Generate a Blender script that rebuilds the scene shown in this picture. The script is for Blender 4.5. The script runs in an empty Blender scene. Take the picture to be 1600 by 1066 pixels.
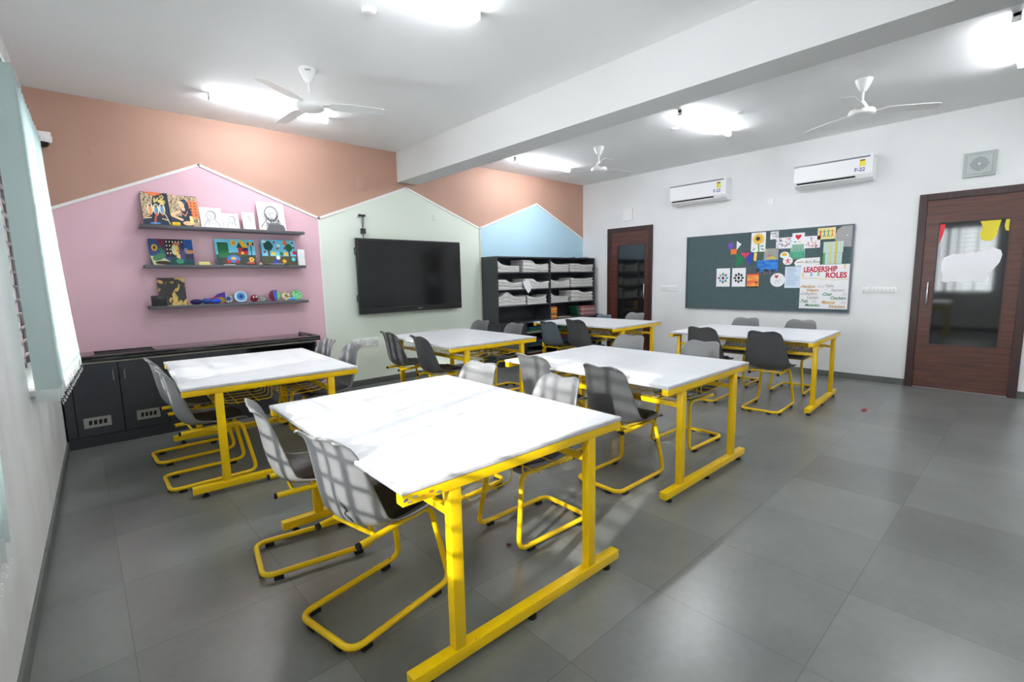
import bpy, bmesh, math, random
from mathutils import Vector, Matrix
PI = math.pi
rnd = random.Random(7)
scn = bpy.context.scene
COL = scn.collection

# ------------------------------------------------------------------ camera
cam_d = bpy.data.cameras.new('camera'); cam = bpy.data.objects.new('camera', cam_d); COL.objects.link(cam)
R_ = Vector((0.7404028, -0.67185599, -0.02032787)); U_ = Vector((0.10156762, 0.0819326, 0.99144897)); F_ = Vector((0.66444542, 0.73613625, -0.12890195))
M4 = Matrix(((R_.x, U_.x, -F_.x, 0.1688), (R_.y, U_.y, -F_.y, -6.15791), (R_.z, U_.z, -F_.z, 1.40819), (0, 0, 0, 1)))
cam.matrix_world = M4
cam_d.sensor_fit = 'HORIZONTAL'; cam_d.sensor_width = 36; cam_d.lens = 36 * 748.7065 / 1600
cam_d.clip_start = 0.02; cam_d.clip_end = 200
scn.camera = cam

# ------------------------------------------------------------------ world, sun, exposure
world = bpy.data.worlds.new('daylight'); scn.world = world; world.use_nodes = True
bg = world.node_tree.nodes['Background']; bg.inputs[0].default_value = (0.95, 0.975, 1.0, 1); bg.inputs[1].default_value = 6.0
SUN_AZ = math.radians(14.5); SUN_EL = math.radians(23)
sd = bpy.data.lights.new('sun', 'SUN'); sd.energy = 3.2; sd.angle = math.radians(0.9); sd.color = (1.0, 0.95, 0.88)
sun = bpy.data.objects.new('sun', sd); COL.objects.link(sun); sun.location = (-8, -8, 6)
sdir = Vector((math.cos(SUN_EL) * math.cos(SUN_AZ), math.cos(SUN_EL) * math.sin(SUN_AZ), -math.sin(SUN_EL)))
sun.rotation_euler = sdir.to_track_quat('-Z', 'Y').to_euler()
TUBE_STRENGTH = 29.0
vs = scn.view_settings
scn.display_settings.display_device = 'sRGB'
vs.view_transform = 'Standard'; vs.look = 'None'; vs.gamma = 1; vs.use_curve_mapping = False; vs.exposure = 1.5
try:
    scn.cycles.max_bounces = 10; scn.cycles.diffuse_bounces = 6; scn.cycles.glossy_bounces = 4; scn.cycles.transparent_max_bounces = 12
    scn.cycles.sample_clamp_indirect = 6
except Exception:
    pass

# ------------------------------------------------------------------ materials
def lin(c):
    return tuple((v / 255 / 12.92) if v / 255 <= 0.04045 else ((v / 255 + 0.055) / 1.055) ** 2.4 for v in c)
MATS = {}
def nm(name, col, rough=0.5, metal=0.0, spec=0.5, emit=None, es=0, coat=0, alpha=None):
    if name in MATS: return MATS[name]
    m = bpy.data.materials.new(name); m.use_nodes = True
    b = m.node_tree.nodes['Principled BSDF']
    b.inputs['Base Color'].default_value = (*lin(col), 1); b.inputs['Roughness'].default_value = rough
    b.inputs['Metallic'].default_value = metal; b.inputs['Specular IOR Level'].default_value = spec
    b.inputs['Coat Weight'].default_value = coat
    if emit: b.inputs['Emission Color'].default_value = (*lin(emit), 1); b.inputs['Emission Strength'].default_value = es
    m.diffuse_color = (*lin(col), 1)
    MATS[name] = m; return m
def N(nt, t, **kw):
    n = nt.nodes.new(t)
    for k, v in kw.items():
        if k in n.inputs: n.inputs[k].default_value = v
        else: setattr(n, k, v)
    return n
def noisy(name, c1, c2, scale=4, detail=4, rough=0.5, stretch=(1, 1, 1), lo=.35, hi=.65, bump=0, rough2=None, spec=.5, metal=0, dist=0, constant=False):
    if name in MATS: return MATS[name]
    m = nm(name, c1, rough, metal, spec); nt = m.node_tree; b = nt.nodes['Principled BSDF']
    tc = N(nt, 'ShaderNodeTexCoord'); mp = N(nt, 'ShaderNodeMapping'); mp.inputs['Scale'].default_value = stretch
    no = N(nt, 'ShaderNodeTexNoise'); no.inputs['Scale'].default_value = scale; no.inputs['Detail'].default_value = detail; no.inputs['Distortion'].default_value = dist
    cr = N(nt, 'ShaderNodeValToRGB'); cr.color_ramp.elements[0].position = lo; cr.color_ramp.elements[1].position = hi
    if constant: cr.color_ramp.interpolation = 'CONSTANT'
    cr.color_ramp.elements[0].color = (*lin(c1), 1); cr.color_ramp.elements[1].color = (*lin(c2), 1)
    L = nt.links.new
    L(tc.outputs['Object'], mp.inputs[0]); L(mp.outputs[0], no.inputs[0]); L(no.outputs[0], cr.inputs[0]); L(cr.outputs[0], b.inputs['Base Color'])
    if rough2 is not None:
        mr = N(nt, 'ShaderNodeMapRange'); mr.inputs['From Min'].default_value = .3; mr.inputs['From Max'].default_value = .7
        mr.inputs['To Min'].default_value = rough; mr.inputs['To Max'].default_value = rough2
        L(no.outputs[0], mr.inputs[0]); L(mr.outputs[0], b.inputs['Roughness'])
    if bump:
        bp = N(nt, 'ShaderNodeBump'); bp.inputs['Strength'].default_value = bump; bp.inputs['Distance'].default_value = .01
        L(no.outputs[0], bp.inputs['Height']); L(bp.outputs[0], b.inputs['Normal'])
    return m
def floor_material():
    m = nm('kota_stone', (100, 104, 100), .25, 0, .9); nt = m.node_tree; b = nt.nodes['Principled BSDF']; L = nt.links.new
    tc = N(nt, 'ShaderNodeTexCoord'); sx = N(nt, 'ShaderNodeSeparateXYZ'); L(tc.outputs['Object'], sx.inputs[0])
    def math_(op, a, bv=None, c=None):
        n = N(nt, 'ShaderNodeMath'); n.operation = op
        for i, v in enumerate((a, bv, c)):
            if v is None: continue
            if isinstance(v, (int, float)): n.inputs[i].default_value = v
            else: L(v, n.inputs[i])
        return n.outputs[0]
    P = 0.592
    u = math_('DIVIDE', math_('ADD', sx.outputs[0], -1.975 + 100 * P), P); v = math_('DIVIDE', math_('ADD', sx.outputs[1], 5.10 + 100 * P), P)
    fu, fv = math_('FLOOR', u), math_('FLOOR', v)
    cx = N(nt, 'ShaderNodeCombineXYZ'); L(fu, cx.inputs[0]); L(fv, cx.inputs[1])
    wn = N(nt, 'ShaderNodeTexWhiteNoise'); wn.noise_dimensions = '2D'; L(cx.outputs[0], wn.inputs[0])
    eu = math_('ABSOLUTE', math_('SUBTRACT', math_('FRACT', math_('ADD', u, .5)), .5)); ev = math_('ABSOLUTE', math_('SUBTRACT', math_('FRACT', math_('ADD', v, .5)), .5))
    joint = math_('LESS_THAN', math_('MINIMUM', eu, ev), .0035)
    no = N(nt, 'ShaderNodeTexNoise'); no.inputs['Scale'].default_value = 2.2; no.inputs['Detail'].default_value = 6; no.inputs['Roughness'].default_value = .5; L(tc.outputs['Object'], no.inputs[0])
    n2 = N(nt, 'ShaderNodeTexNoise'); n2.inputs['Scale'].default_value = 26; n2.inputs['Detail'].default_value = 5; L(tc.outputs['Object'], n2.inputs[0])
    val = math_('ADD', math_('ADD', math_('MULTIPLY', wn.outputs[0], .3), math_('MULTIPLY', no.outputs[0], .7)), math_('ADD', math_('MULTIPLY', n2.outputs[0], .22), -.1))
    cr = N(nt, 'ShaderNodeValToRGB'); cr.color_ramp.elements[0].position = .2; cr.color_ramp.elements[1].position = .85
    cr.color_ramp.elements[0].color = (*lin((90, 92, 91)), 1); cr.color_ramp.elements[1].color = (*lin((130, 133, 129)), 1)
    L(val, cr.inputs[0])
    mx = N(nt, 'ShaderNodeMix'); mx.data_type = 'RGBA'; L(math_('MULTIPLY', joint, .55), mx.inputs[0]); L(cr.outputs[0], mx.inputs[6]); mx.inputs[7].default_value = (*lin((60, 62, 60)), 1)
    L(mx.outputs[2], b.inputs['Base Color'])
    b.inputs['Roughness'].default_value = .29
    return m
def fabric_translucent(name, col):
    m = nm(name, col, .8); nt = m.node_tree; L = nt.links.new
    b = nt.nodes['Principled BSDF']; out = nt.nodes['Material Output']
    tr = N(nt, 'ShaderNodeBsdfTranslucent'); tr.inputs[0].default_value = (*lin(col), 1)
    mx = N(nt, 'ShaderNodeMixShader'); mx.inputs[0].default_value = .28
    L(b.outputs[0], mx.inputs[1]); L(tr.outputs[0], mx.inputs[2]); L(mx.outputs[0], out.inputs[0]); return m
def window_glass(name='window_glass'):
    m = nm(name, (255, 255, 255), 0); nt = m.node_tree; L = nt.links.new; out = nt.nodes['Material Output']
    t = N(nt, 'ShaderNodeBsdfTransparent'); t.inputs[0].default_value = (.93, .95, .95, 1); g = N(nt, 'ShaderNodeBsdfGlossy'); g.inputs['Roughness'].default_value = 0.02
    fr = N(nt, 'ShaderNodeFresnel'); mx = N(nt, 'ShaderNodeMixShader')
    L(fr.outputs[0], mx.inputs[0]); L(t.outputs[0], mx.inputs[1]); L(g.outputs[0], mx.inputs[2]); L(mx.outputs[0], out.inputs[0]); return m

white = noisy('white_wall_paint', (236, 237, 236), (228, 229, 229), 1.5, 5, .75, lo=.3, hi=.7)
white_l = noisy('worn_white_wall', (232, 234, 234), (212, 214, 213), 3, 6, .7, stretch=(1, 1, .5), lo=.45, hi=.8)
ceil_m = noisy('ceiling_paint', (240, 240, 239), (235, 236, 235), .8, 4, .8)
brown = noisy('terracotta_paint', (188, 150, 132), (182, 143, 125), 1, 3, .62)
pink = noisy('pink_paint', (230, 190, 201), (226, 185, 197), 1, 3, .62)
green = noisy('mint_green_paint', (230, 238, 226), (226, 235, 221), 1, 3, .55)
blue = noisy('sky_blue_paint', (184, 218, 234), (180, 215, 232), 1, 3, .55)
trimm = nm('white_batten', (240, 238, 236), .5)
beige = nm('beige_batten', (222, 220, 200), .5)
skirt = noisy('skirting_stone', (88, 92, 88), (104, 108, 104), 5, 5, .35)
floor_m = floor_material()
tt_white = noisy('white_laminate', (232, 234, 237), (221, 224, 228), 3, 7, .34, stretch=(1, 2.4, 1), lo=.42, hi=.85)
tt_edge = noisy('worn_edge_band', (206, 204, 207), (182, 178, 180), 14, 5, .5, lo=.5, hi=.8)
def chipped_yellow():
    m = noisy('yellow_enamel', (250, 208, 6), (244, 198, 4), 3, 3, .33); nt = m.node_tree; L = nt.links.new
    b = nt.nodes['Principled BSDF']; old = b.inputs['Base Color'].links[0].from_socket
    tc = N(nt, 'ShaderNodeTexCoord'); no = N(nt, 'ShaderNodeTexNoise'); no.inputs['Scale'].default_value = 38; no.inputs['Detail'].default_value = 3
    cr = N(nt, 'ShaderNodeValToRGB'); cr.color_ramp.interpolation = 'CONSTANT'; cr.color_ramp.elements[0].color = (0, 0, 0, 1); cr.color_ramp.elements[1].position = .735; cr.color_ramp.elements[1].color = (1, 1, 1, 1)
    mx = N(nt, 'ShaderNodeMix'); mx.data_type = 'RGBA'; L(tc.outputs['Object'], no.inputs[0]); L(no.outputs[0], cr.inputs[0]); L(cr.outputs[0], mx.inputs[0]); L(old, mx.inputs[6]); mx.inputs[7].default_value = (*lin((90, 62, 20)), 1)
    L(mx.outputs[2], b.inputs['Base Color']); return m
yellow = chipped_yellow()
wire_y = nm('yellow_wire', (238, 196, 10), .35)
grey_p = noisy('grey_shell_plastic', (126, 126, 127), (120, 120, 122), 3, 3, .36)
dark_p = noisy('charcoal_shell_plastic', (82, 83, 85), (76, 77, 80), 3, 3, .36)
mid_p = noisy('mid_grey_shell_plastic', (112, 113, 114), (106, 107, 109), 3, 3, .36)
slate_p = nm('slate_blue_shell_plastic', (96, 108, 118), .42)
pad_m = nm('black_seat_pad', (34, 33, 34), .42)
rubber = nm('black_rubber', (22, 22, 22), .6)
granite = noisy('black_granite', (28, 25, 28), (38, 34, 38), 60, 3, .07, lo=.5, hi=.75, spec=.9)
cab_m = noisy('charcoal_laminate', (58, 61, 67), (53, 56, 62), 2, 4, .4)
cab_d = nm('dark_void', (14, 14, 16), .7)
shelf_m = nm('grey_shelf_laminate', (92, 90, 96), .45)
steel = nm('brushed_steel', (190, 190, 190), .3, 1.0)
chrome = nm('chrome', (225, 225, 228), .15, 1.0)
doorwood = noisy('walnut_laminate', (98, 52, 36), (58, 30, 24), 2.2, 8, .38, stretch=(1.2, 1.2, 18), lo=.3, hi=.72)
framewood = noisy('dark_door_frame_wood', (64, 34, 32), (50, 26, 26), 3, 5, .4, stretch=(8, 8, 1))
dark_pane = nm('dark_room_door_glass', (30, 32, 32), .05, 0, .8)  # opaque door pane; the dark room behind is put into its colour
board_m = noisy('slate_green_felt', (80, 98, 101), (73, 91, 95), 60, 3, .9, lo=.4, hi=.6)
board_f = nm('board_frame_aluminium', (92, 100, 108), .35, .6)
paper = nm('white_paper', (240, 240, 242), .7)
plast = nm('white_plastic', (240, 240, 240), .35)
plast_d = nm('off_white_plastic', (222, 222, 220), .4)
fan_w = nm('white_fan_enamel', (232, 232, 230), .35)
black_pl = nm('black_plastic', (16, 16, 18), .3)
screen = nm('tv_screen_glass', (12, 14, 17), .12, 0, .5)
news = noisy('newsprint_paper', (242, 240, 236), (222, 220, 216), 16, 4, .8, stretch=(1, 1, 6))
news2 = noisy('aged_newsprint_paper', (220, 218, 214), (180, 178, 176), 16, 4, .8, stretch=(1, 1, 6))
slat_m = fabric_translucent('pale_aqua_slat_fabric', (200, 216, 214))
winframe = nm('plum_grey_window_frame', (78, 72, 88), .4, .3)
bar_m = nm('grey_window_bar', (120, 108, 110), .45)
tube_m = nm('lit_tube', (255, 255, 255), .4, emit=(246, 249, 255), es=TUBE_STRENGTH)
glass_m = window_glass()
def cm(c, r=.7): return nm('paint_%02x%02x%02x' % tuple(c), c, r)

# ------------------------------------------------------------------ mesh builder
class MB:
    def __init__(s): s.v = []; s.f = []; s.m = []; s.mats = []; s.sm = []
    def mi(s, mat):
        if mat not in s.mats: s.mats.append(mat)
        return s.mats.index(mat)
    def add(s, vs, fs, mat, smooth=False):
        o = len(s.v); s.v += [tuple(v) for v in vs]; k = s.mi(mat)
        for f in fs: s.f.append([o + i for i in f]); s.m.append(k); s.sm.append(smooth)
    def box(s, x0, x1, y0, y1, z0, z1, mat, rot=None):
        vs = [Vector((x, y, z)) for z in (z0, z1) for y in (y0, y1) for x in (x0, x1)]
        if rot: vs = [rot @ v for v in vs]
        s.add(vs, [(0, 2, 3, 1), (4, 5, 7, 6), (0, 1, 5, 4), (2, 6, 7, 3), (0, 4, 6, 2), (1, 3, 7, 5)], mat); return s
    def bbox(s, x0, x1, y0, y1, z0, z1, mat, b=.004, seg=2):
        bm = bmesh.new(); bmesh.ops.create_cube(bm, size=1)
        for v in bm.verts: v.co = Vector(((x0 + x1) / 2 + v.co.x * (x1 - x0), (y0 + y1) / 2 + v.co.y * (y1 - y0), (z0 + z1) / 2 + v.co.z * (z1 - z0)))
        bmesh.ops.bevel(bm, geom=list(bm.edges), offset=b, segments=seg, affect='EDGES', profile=.5)
        bm.verts.index_update(); s.add([v.co.copy() for v in bm.verts], [[v.index for v in f.verts] for f in bm.faces], mat, seg > 1); bm.free(); return s
    def tube(s, pts, r, mat, n=10, closed=False, caps=True, flat=1.0):
        pts = [Vector(p) for p in pts]; m = len(pts); rings = []; up = None
        for i, p in enumerate(pts):
            if closed: t = (pts[(i + 1) % m] - pts[i - 1])
            else: t = pts[min(i + 1, m - 1)] - pts[max(i - 1, 0)]
            t.normalize()
            if up is None: up = t.orthogonal().normalized()
            up = (up - t * up.dot(t)); up = up.normalized() if up.length > 1e-6 else t.orthogonal().normalized()
            w = t.cross(up); rr = r[i] if isinstance(r, (list, tuple)) else r
            rings.append([p + (up * math.cos(2 * PI * k / n) + w * math.sin(2 * PI * k / n) * flat) * rr for k in range(n)])
        vs = [v for rg in rings for v in rg]; fs = []
        for i in range(m if closed else m - 1):
            a = i * n; b = ((i + 1) % m) * n
            for k in range(n): fs.append((a + k, b + k, b + (k + 1) % n, a + (k + 1) % n))
        if caps and not closed: fs += [tuple(reversed(range(n)))[::1], tuple((m - 1) * n + k for k in range(n))]
        s.add(vs, fs, mat, True); return s
    def lathe(s, prof, c, mat, n=24, axis='z'):
        vs = []; fs = []; m = len(prof)
        for r, h in prof:
            for k in range(n):
                a = 2 * PI * k / n; q = (r * math.cos(a), r * math.sin(a), h)
                if axis == 'y': q = (q[0], q[2], q[1])
                if axis == 'x': q = (q[2], q[0], q[1])
                vs.append((c[0] + q[0], c[1] + q[1], c[2] + q[2]))
        for i in range(m - 1):
            for k in range(n): fs.append((i * n + k, i * n + (k + 1) % n, (i + 1) * n + (k + 1) % n, (i + 1) * n + k))
        if prof[0][0] > 1e-4: fs.append(tuple(range(n))[::-1])
        if prof[-1][0] > 1e-4: fs.append(tuple((m - 1) * n + k for k in range(n)))
        s.add(vs, fs, mat, True); return s
    def flat(s, pts, y, mat, th=.0):   # polygon in the x-z plane looking towards -y
        n = len(pts); ar = sum(pts[i][0] * pts[(i + 1) % n][1] - pts[(i + 1) % n][0] * pts[i][1] for i in range(n))
        if ar < 0: pts = pts[::-1]
        if th:
            vs = [(x, y, z) for x, z in pts] + [(x, y + th, z) for x, z in pts]
            s.add(vs, [tuple(range(n)), tuple(range(2 * n - 1, n - 1, -1))] + [(i, n + i, n + (i + 1) % n, (i + 1) % n) for i in range(n)], mat)
        else: s.add([(x, y, z) for x, z in pts], [tuple(range(n))], mat)
        return s
    def build(s, name, parent=None, loc=None, rotz=None, bevel=0, label=None):
        me = bpy.data.meshes.new(name); me.from_pydata(s.v, [], s.f)
        for m in s.mats: me.materials.append(m)
        me.polygons.foreach_set('material_index', s.m); me.polygons.foreach_set('use_smooth', s.sm); me.validate(); me.update()
        bm = bmesh.new(); bm.from_mesh(me); bmesh.ops.recalc_face_normals(bm, faces=bm.faces) if not getattr(s, 'keep', False) else None; bm.to_mesh(me); bm.free()
        o = bpy.data.objects.new(name, me); COL.objects.link(o)
        if any(s.sm):
            try: me.set_sharp_from_angle(angle=math.radians(38))
            except Exception: pass
        if parent: o.parent = parent
        if loc is not None: o.location = loc
        if rotz is not None: o.rotation_euler = (0, 0, rotz)
        if bevel:
            b = o.modifiers.new('bevel', 'BEVEL'); b.width = bevel; b.segments = 2; b.limit_method = 'ANGLE'; b.angle_limit = math.radians(50)
        if label: o['label'] = label
        return o
def tag(o, label, cat, group=None, kind=None):
    if label: o['label'] = label
    if cat: o['category'] = cat
    if group: o['group'] = group
    if kind: o['kind'] = kind
    return o
def thing(name, label, cat, loc=(0, 0, 0), rotz=0, group=None):
    o = bpy.data.objects.new(name, None); COL.objects.link(o); o.empty_display_size = .1
    o.location = loc; o.rotation_euler = (0, 0, rotz); return tag(o, label, cat, group)
def struct(mb, name, **kw):
    o = mb.build(name, **kw); o['kind'] = 'structure'; return o
def copy_tree(o, parent=None):
    c = o.copy(); COL.objects.link(c); c.parent = parent
    for ch in list(o.children): copy_tree(ch, c)
    return c
def circ(cx, cz, rx, rz=None, n=20, a0=0, a1=2 * PI, rot=0):
    rz = rz or rx; out = []
    for k in range(n):
        a = a0 + (a1 - a0) * k / (n if abs(a1 - a0 - 2 * PI) < 1e-6 else n - 1); x = rx * math.cos(a); z = rz * math.sin(a)
        out.append((cx + x * math.cos(rot) - z * math.sin(rot), cz + x * math.sin(rot) + z * math.cos(rot)))
    return out
def rect(x0, z0, x1, z1): return [(x0, z0), (x1, z0), (x1, z1), (x0, z1)]
def stroke(p, w):      # a thick polyline as list of quads
    out = []
    for (ax, az), (bx, bz) in zip(p[:-1], p[1:]):
        dx, dz = bx - ax, bz - az; l = math.hypot(dx, dz) or 1; nx, nz = -dz / l * w / 2, dx / l * w / 2
        ex, ez = dx / l * w * .3, dz / l * w * .3
        out.append([(ax + nx - ex, az + nz - ez), (ax - nx - ex, az - nz - ez), (bx - nx + ex, bz - nz + ez), (bx + nx + ex, bz + nz + ez)])
    return out
def text(s, size, mat, parent, x, z, y, name='lettering', bold=0, rot=0, align='LEFT', sx=1.0, shear=0):
    cu = bpy.data.curves.new('t', 'FONT'); cu.body = s; cu.size = size; cu.offset = bold; cu.align_x = align; cu.extrude = 0; cu.shear = shear; cu.resolution_u = 3
    t = bpy.data.objects.new('t', cu); COL.objects.link(t); bpy.context.view_layer.update()
    me = bpy.data.meshes.new_from_object(t.evaluated_get(bpy.context.evaluated_depsgraph_get()))
    bpy.data.objects.remove(t); bpy.data.curves.remove(cu)
    for v in me.vertices:
        X, Y = v.co.x * sx, v.co.y
        v.co = (X * math.cos(rot) - Y * math.sin(rot), 0, X * math.sin(rot) + Y * math.cos(rot))
    me.materials.clear(); me.materials.append(mat); me.name = name
    o = bpy.data.objects.new(name, me); COL.objects.link(o); o.parent = parent; o.location = (x, y, z); return o

W, H, YN = 7.664, 3.171, -9.2      # right wall, ceiling height, wall behind the camera
TH = math.atan(-0.0291)            # the window wall is not quite square to the room
def LWp(c, s, z=0): return Vector((c * math.cos(TH) - s * math.sin(TH), c * math.sin(TH) + s * math.cos(TH), z))
RB = -PI / 2                       # things on the right wall: local x runs towards -y

# ------------------------------------------------------------------ room shell
struct(MB().box(-.6, W + .3, YN - .2, .2, -.2, 0, floor_m), 'floor')
struct(MB().box(-.6, W + .3, YN - .2, .2, H, H + .2, ceil_m), 'ceiling')
G = [(0 - .3, 1.96), (1.278, 2.677), (2.512, 2.206), (3.769, 2.706), (5.07, 2.219), (6.374, 2.711), (W, 2.152)]
b = MB()
b.flat([(-.3, H), (W, H)] + G[::-1], 0, brown)
b.flat([(-.3, 0), (2.512, 0), G[2], G[1], G[0]], 0, pink)
b.flat([(2.512, 0), (5.07, 0), G[4], G[3], G[2]], 0, green)
b.flat([(5.07, 0), (W, 0), G[6], G[5], G[4]], 0, blue)
b.box(-.3, W + .2, .002, .2, 0, H, white)
struct(b, 'wall_back')
b = MB(); b.box(W, W + .2, YN, 0, 0, H, white); struct(b, 'wall_right')
struct(MB().box(-.6, W + .2, YN - .2, YN, 0, H, white), 'wall_front')
WIN = [(-2.5, -1.0), (-5.42, -3.72)]; WZ0, WZ1, TK = .85, 2.42, .24
b = MB(); edges = [0.05]
for a, c in WIN: edges += [c, a]
edges += [YN]
for i in range(0, len(edges), 2): b.box(-TK, 0, edges[i + 1], edges[i], 0, H, white_l)
for a, c in WIN:
    b.box(-TK, 0, a, c, 0, WZ0, white_l); b.box(-TK, 0, a, c, WZ1, H, white_l)
struct(b, 'wall_left', rotz=TH)
struct(MB().box(3.642, 3.957, YN, 0, 2.770, H, nm('beam_paint', (212, 212, 211), .75)), 'trim_1')
# battens around the painted gables
def batten(i, p, q, mat, w=.026):
    d = Vector((q[0] - p[0], 0, q[1] - p[1])); l = d.length; a = math.atan2(d.z, d.x)
    m = MB().box(-w * .4, l + w * .4, -.012, 0, -w / 2, w / 2, mat, Matrix.Rotation(-a, 3, 'Y'))
    struct(m, 'trim_%d' % i, loc=(p[0], 0, p[1]))
G0 = (0.02, 2.103)
for i, (p, q) in enumerate([(G0, G[1]), (G[1], G[2]), (G[2], G[3]), (G[3], G[4]), (G[4], G[5]), (G[5], (W - .01, G[6][1]))]): batten(2 + i, p, q, trimm)
batten(8, (2.512, .1), (2.512, 2.20), trimm, .022); batten(9, (5.07, .1), (5.07, 2.21), beige, .022)
BHt = .0785
struct(MB().box(0, W, -.012, 0, 0, BHt, skirt), 'baseboard_back')
b = MB(); b.box(W - .012, W, -.58, -.012, 0, BHt, skirt); b.box(W - .012, W, -5.09, -1.56, 0, BHt, skirt); b.box(W - .012, W, YN, -6.06, 0, BHt, skirt); struct(b, 'baseboard_right')
struct(MB().box(0, .014, YN, -.01, 0, BHt, skirt), 'baseboard_left', rotz=TH)

# windows in the left wall
for i, (a, c) in enumerate(WIN):
    f = MB(); mid = (a + c) / 2
    for z0, z1 in ((WZ0, WZ0 + .05), (WZ1 - .05, WZ1)): f.box(-.205, -.125, a, c, z0, z1, winframe)
    for s in (a, c - .05): f.box(-.205, -.125, s, s + .05, WZ0, WZ1, winframe)
    f.box(-.19, -.14, mid - .03, mid + .03, WZ0, WZ1, winframe)
    w = struct(f, 'window_%d' % (i + 1), rotz=TH)
    MB().box(-.168, -.164, a + .04, c - .04, WZ0 + .04, WZ1 - .04, glass_m).build('pane', w)
    g = MB(); z = WZ0 + .07
    while z < WZ1 - .05: g.box(-.118, -.1, a + .004, c - .004, z, z + .014, bar_m); z += .1
    n = round((c - a) / .36)
    for k in range(n + 1):
        s = a + .02 + (c - a - .04) * k / n; g.box(-.124, -.096, s - .012, s + .012, WZ0, WZ1, bar_m)
    g.build('grille', w)
    MB().bbox(-.12, .03, a - .0, c + .0, WZ0 - .03, WZ0 + .004, nm('white_sill_stone', (226, 224, 220), .35), .004).build('window_sill', w)
# grime streaks worn into the paint under the far sill's corner
m = MB(); gr_ = noisy('grime_streak', (168, 166, 160), (206, 207, 205), 30, 4, .8, stretch=(1, 1, .15))
for k in range(9):
    s_ = -2.44 + .028 * k + rnd.uniform(-.006, .006); L2 = rnd.uniform(.06, .2); m.add([(.0008, s_, .818), (.0008, s_ + .012, .818), (.0008, s_ + .007, .818 - L2)], [(0, 1, 2)], gr_)
struct(m, 'trim_11', rotz=TH)
# unseen sunshade slab added outside the windows to cut off high sun
struct(MB().box(-.75, -TK, YN, 0, 2.46, 2.56, white), 'trim_10', rotz=TH)

# ------------------------------------------------------------------ doors (right wall)
def door(i, y1, y2, z1, gl, handle_far):
    # local frame: x along -y from y1, y into the wall
    w = y1 - y2; t = .075
    root = bpy.data.objects.new('door_%d' % i, None); COL.objects.link(root); root['kind'] = 'structure'
    root.location = (W, y1, 0); root.rotation_euler = (0, 0, RB)
    f = MB(); f.box(0, t, -.03, .06, 0, z1, framewood); f.box(w - t, w, -.03, .06, 0, z1, framewood); f.box(t, w - t, -.03, .06, z1 - t, z1, framewood); f.build('door_frame', root, bevel=.003)
    x0, x1, g0, g1 = gl
    d = MB()
    for a, c, e, g in ((t, x0, .01, z1 - t), (x1, w - t, .01, z1 - t), (x0, x1, .01, g0), (x0, x1, g1, z1 - t)): d.box(a, c, -.012, -.001, e, g, doorwood)
    d.build('door_leaf', root)
    MB().box(x0, x1, -.006, -.001, g0, g1, dark_pane).build('pane', root)
    be = MB(); q = .012
    for a, c, e, g in ((x0 - q, x0, g0 - q, g1 + q), (x1, x1 + q, g0 - q, g1 + q), (x0, x1, g0 - q, g0), (x0, x1, g1, g1 + q)): be.box(a, c, -.018, -.001, e, g, framewood)
    be.build('glazing_bead', root)
    hx = (w - t - .06) if handle_far else t + .07
    MB().tube([(hx, -.012, 1.0), (hx, -.045, 1.005), (hx, -.055, 1.03), (hx, -.055, 1.24), (hx, -.045, 1.265), (hx, -.012, 1.27)], .009, chrome).build('door_handle', root)
    return root
door(1, -.604, -1.549, 2.286, (.235, .79, .57, 1.965), True)
d2 = door(2, -5.094, -6.056, 2.286, (.2, .765, .54, 1.94), False)
# paper cut-outs stuck on the right door's glass
blob = [(.245, 1.50), (.26, 1.55), (.33, 1.585), (.43, 1.585), (.49, 1.60), (.53, 1.595), (.60, 1.62), (.67, 1.635), (.72, 1.61), (.735, 1.56), (.72, 1.48), (.68, 1.41), (.64, 1.365), (.645, 1.30), (.635, 1.262), (.59, 1.268), (.52, 1.275), (.42, 1.268), (.36, 1.272), (.29, 1.262), (.258, 1.28), (.262, 1.34), (.245, 1.41)]
def on_right(pts, y1=-5.094): return pts
o = MB().flat(blob, -.009, paper, .002).build('paper_cutout', loc=(W, -5.094, 0), rotz=RB); tag(o, 'white cloud-shaped paper cutout on the glass of the right-hand door', 'paper cutout')
yb = [(.55, 1.935), (.575, 1.87), (.555, 1.80), (.57, 1.735), (.62, 1.71), (.66, 1.72), (.69, 1.77), (.70, 1.85), (.71, 1.90), (.715, 1.935)]
ylw = cm((226, 208, 60))
o = MB().flat([(x - .015, z) for x, z in yb], -.009, ylw, .002).build('paper_cutout', loc=(W, -5.094, 0), rotz=RB); tag(o, 'large yellow drip-shaped paper cutout at the top of the right door glass', 'paper cutout')
o = MB().flat([(.735, 1.935), (.728, 1.87), (.74, 1.82), (.764, 1.81), (.764, 1.935)], -.009, ylw, .002).build('paper_cutout', loc=(W, -5.094, 0), rotz=RB); tag(o, 'small yellow paper cutout in the top right corner of the door glass', 'paper cutout')
o = MB().flat([(.203, 1.93), (.25, 1.93), (.235, 1.82), (.205, 1.70)], -.009, cm((226, 50, 60)), .002).build('paper_cutout', loc=(W, -5.094, 0), rotz=RB); tag(o, 'narrow red and pink paper cutout in the top left corner of the door glass', 'paper cutout')

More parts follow.
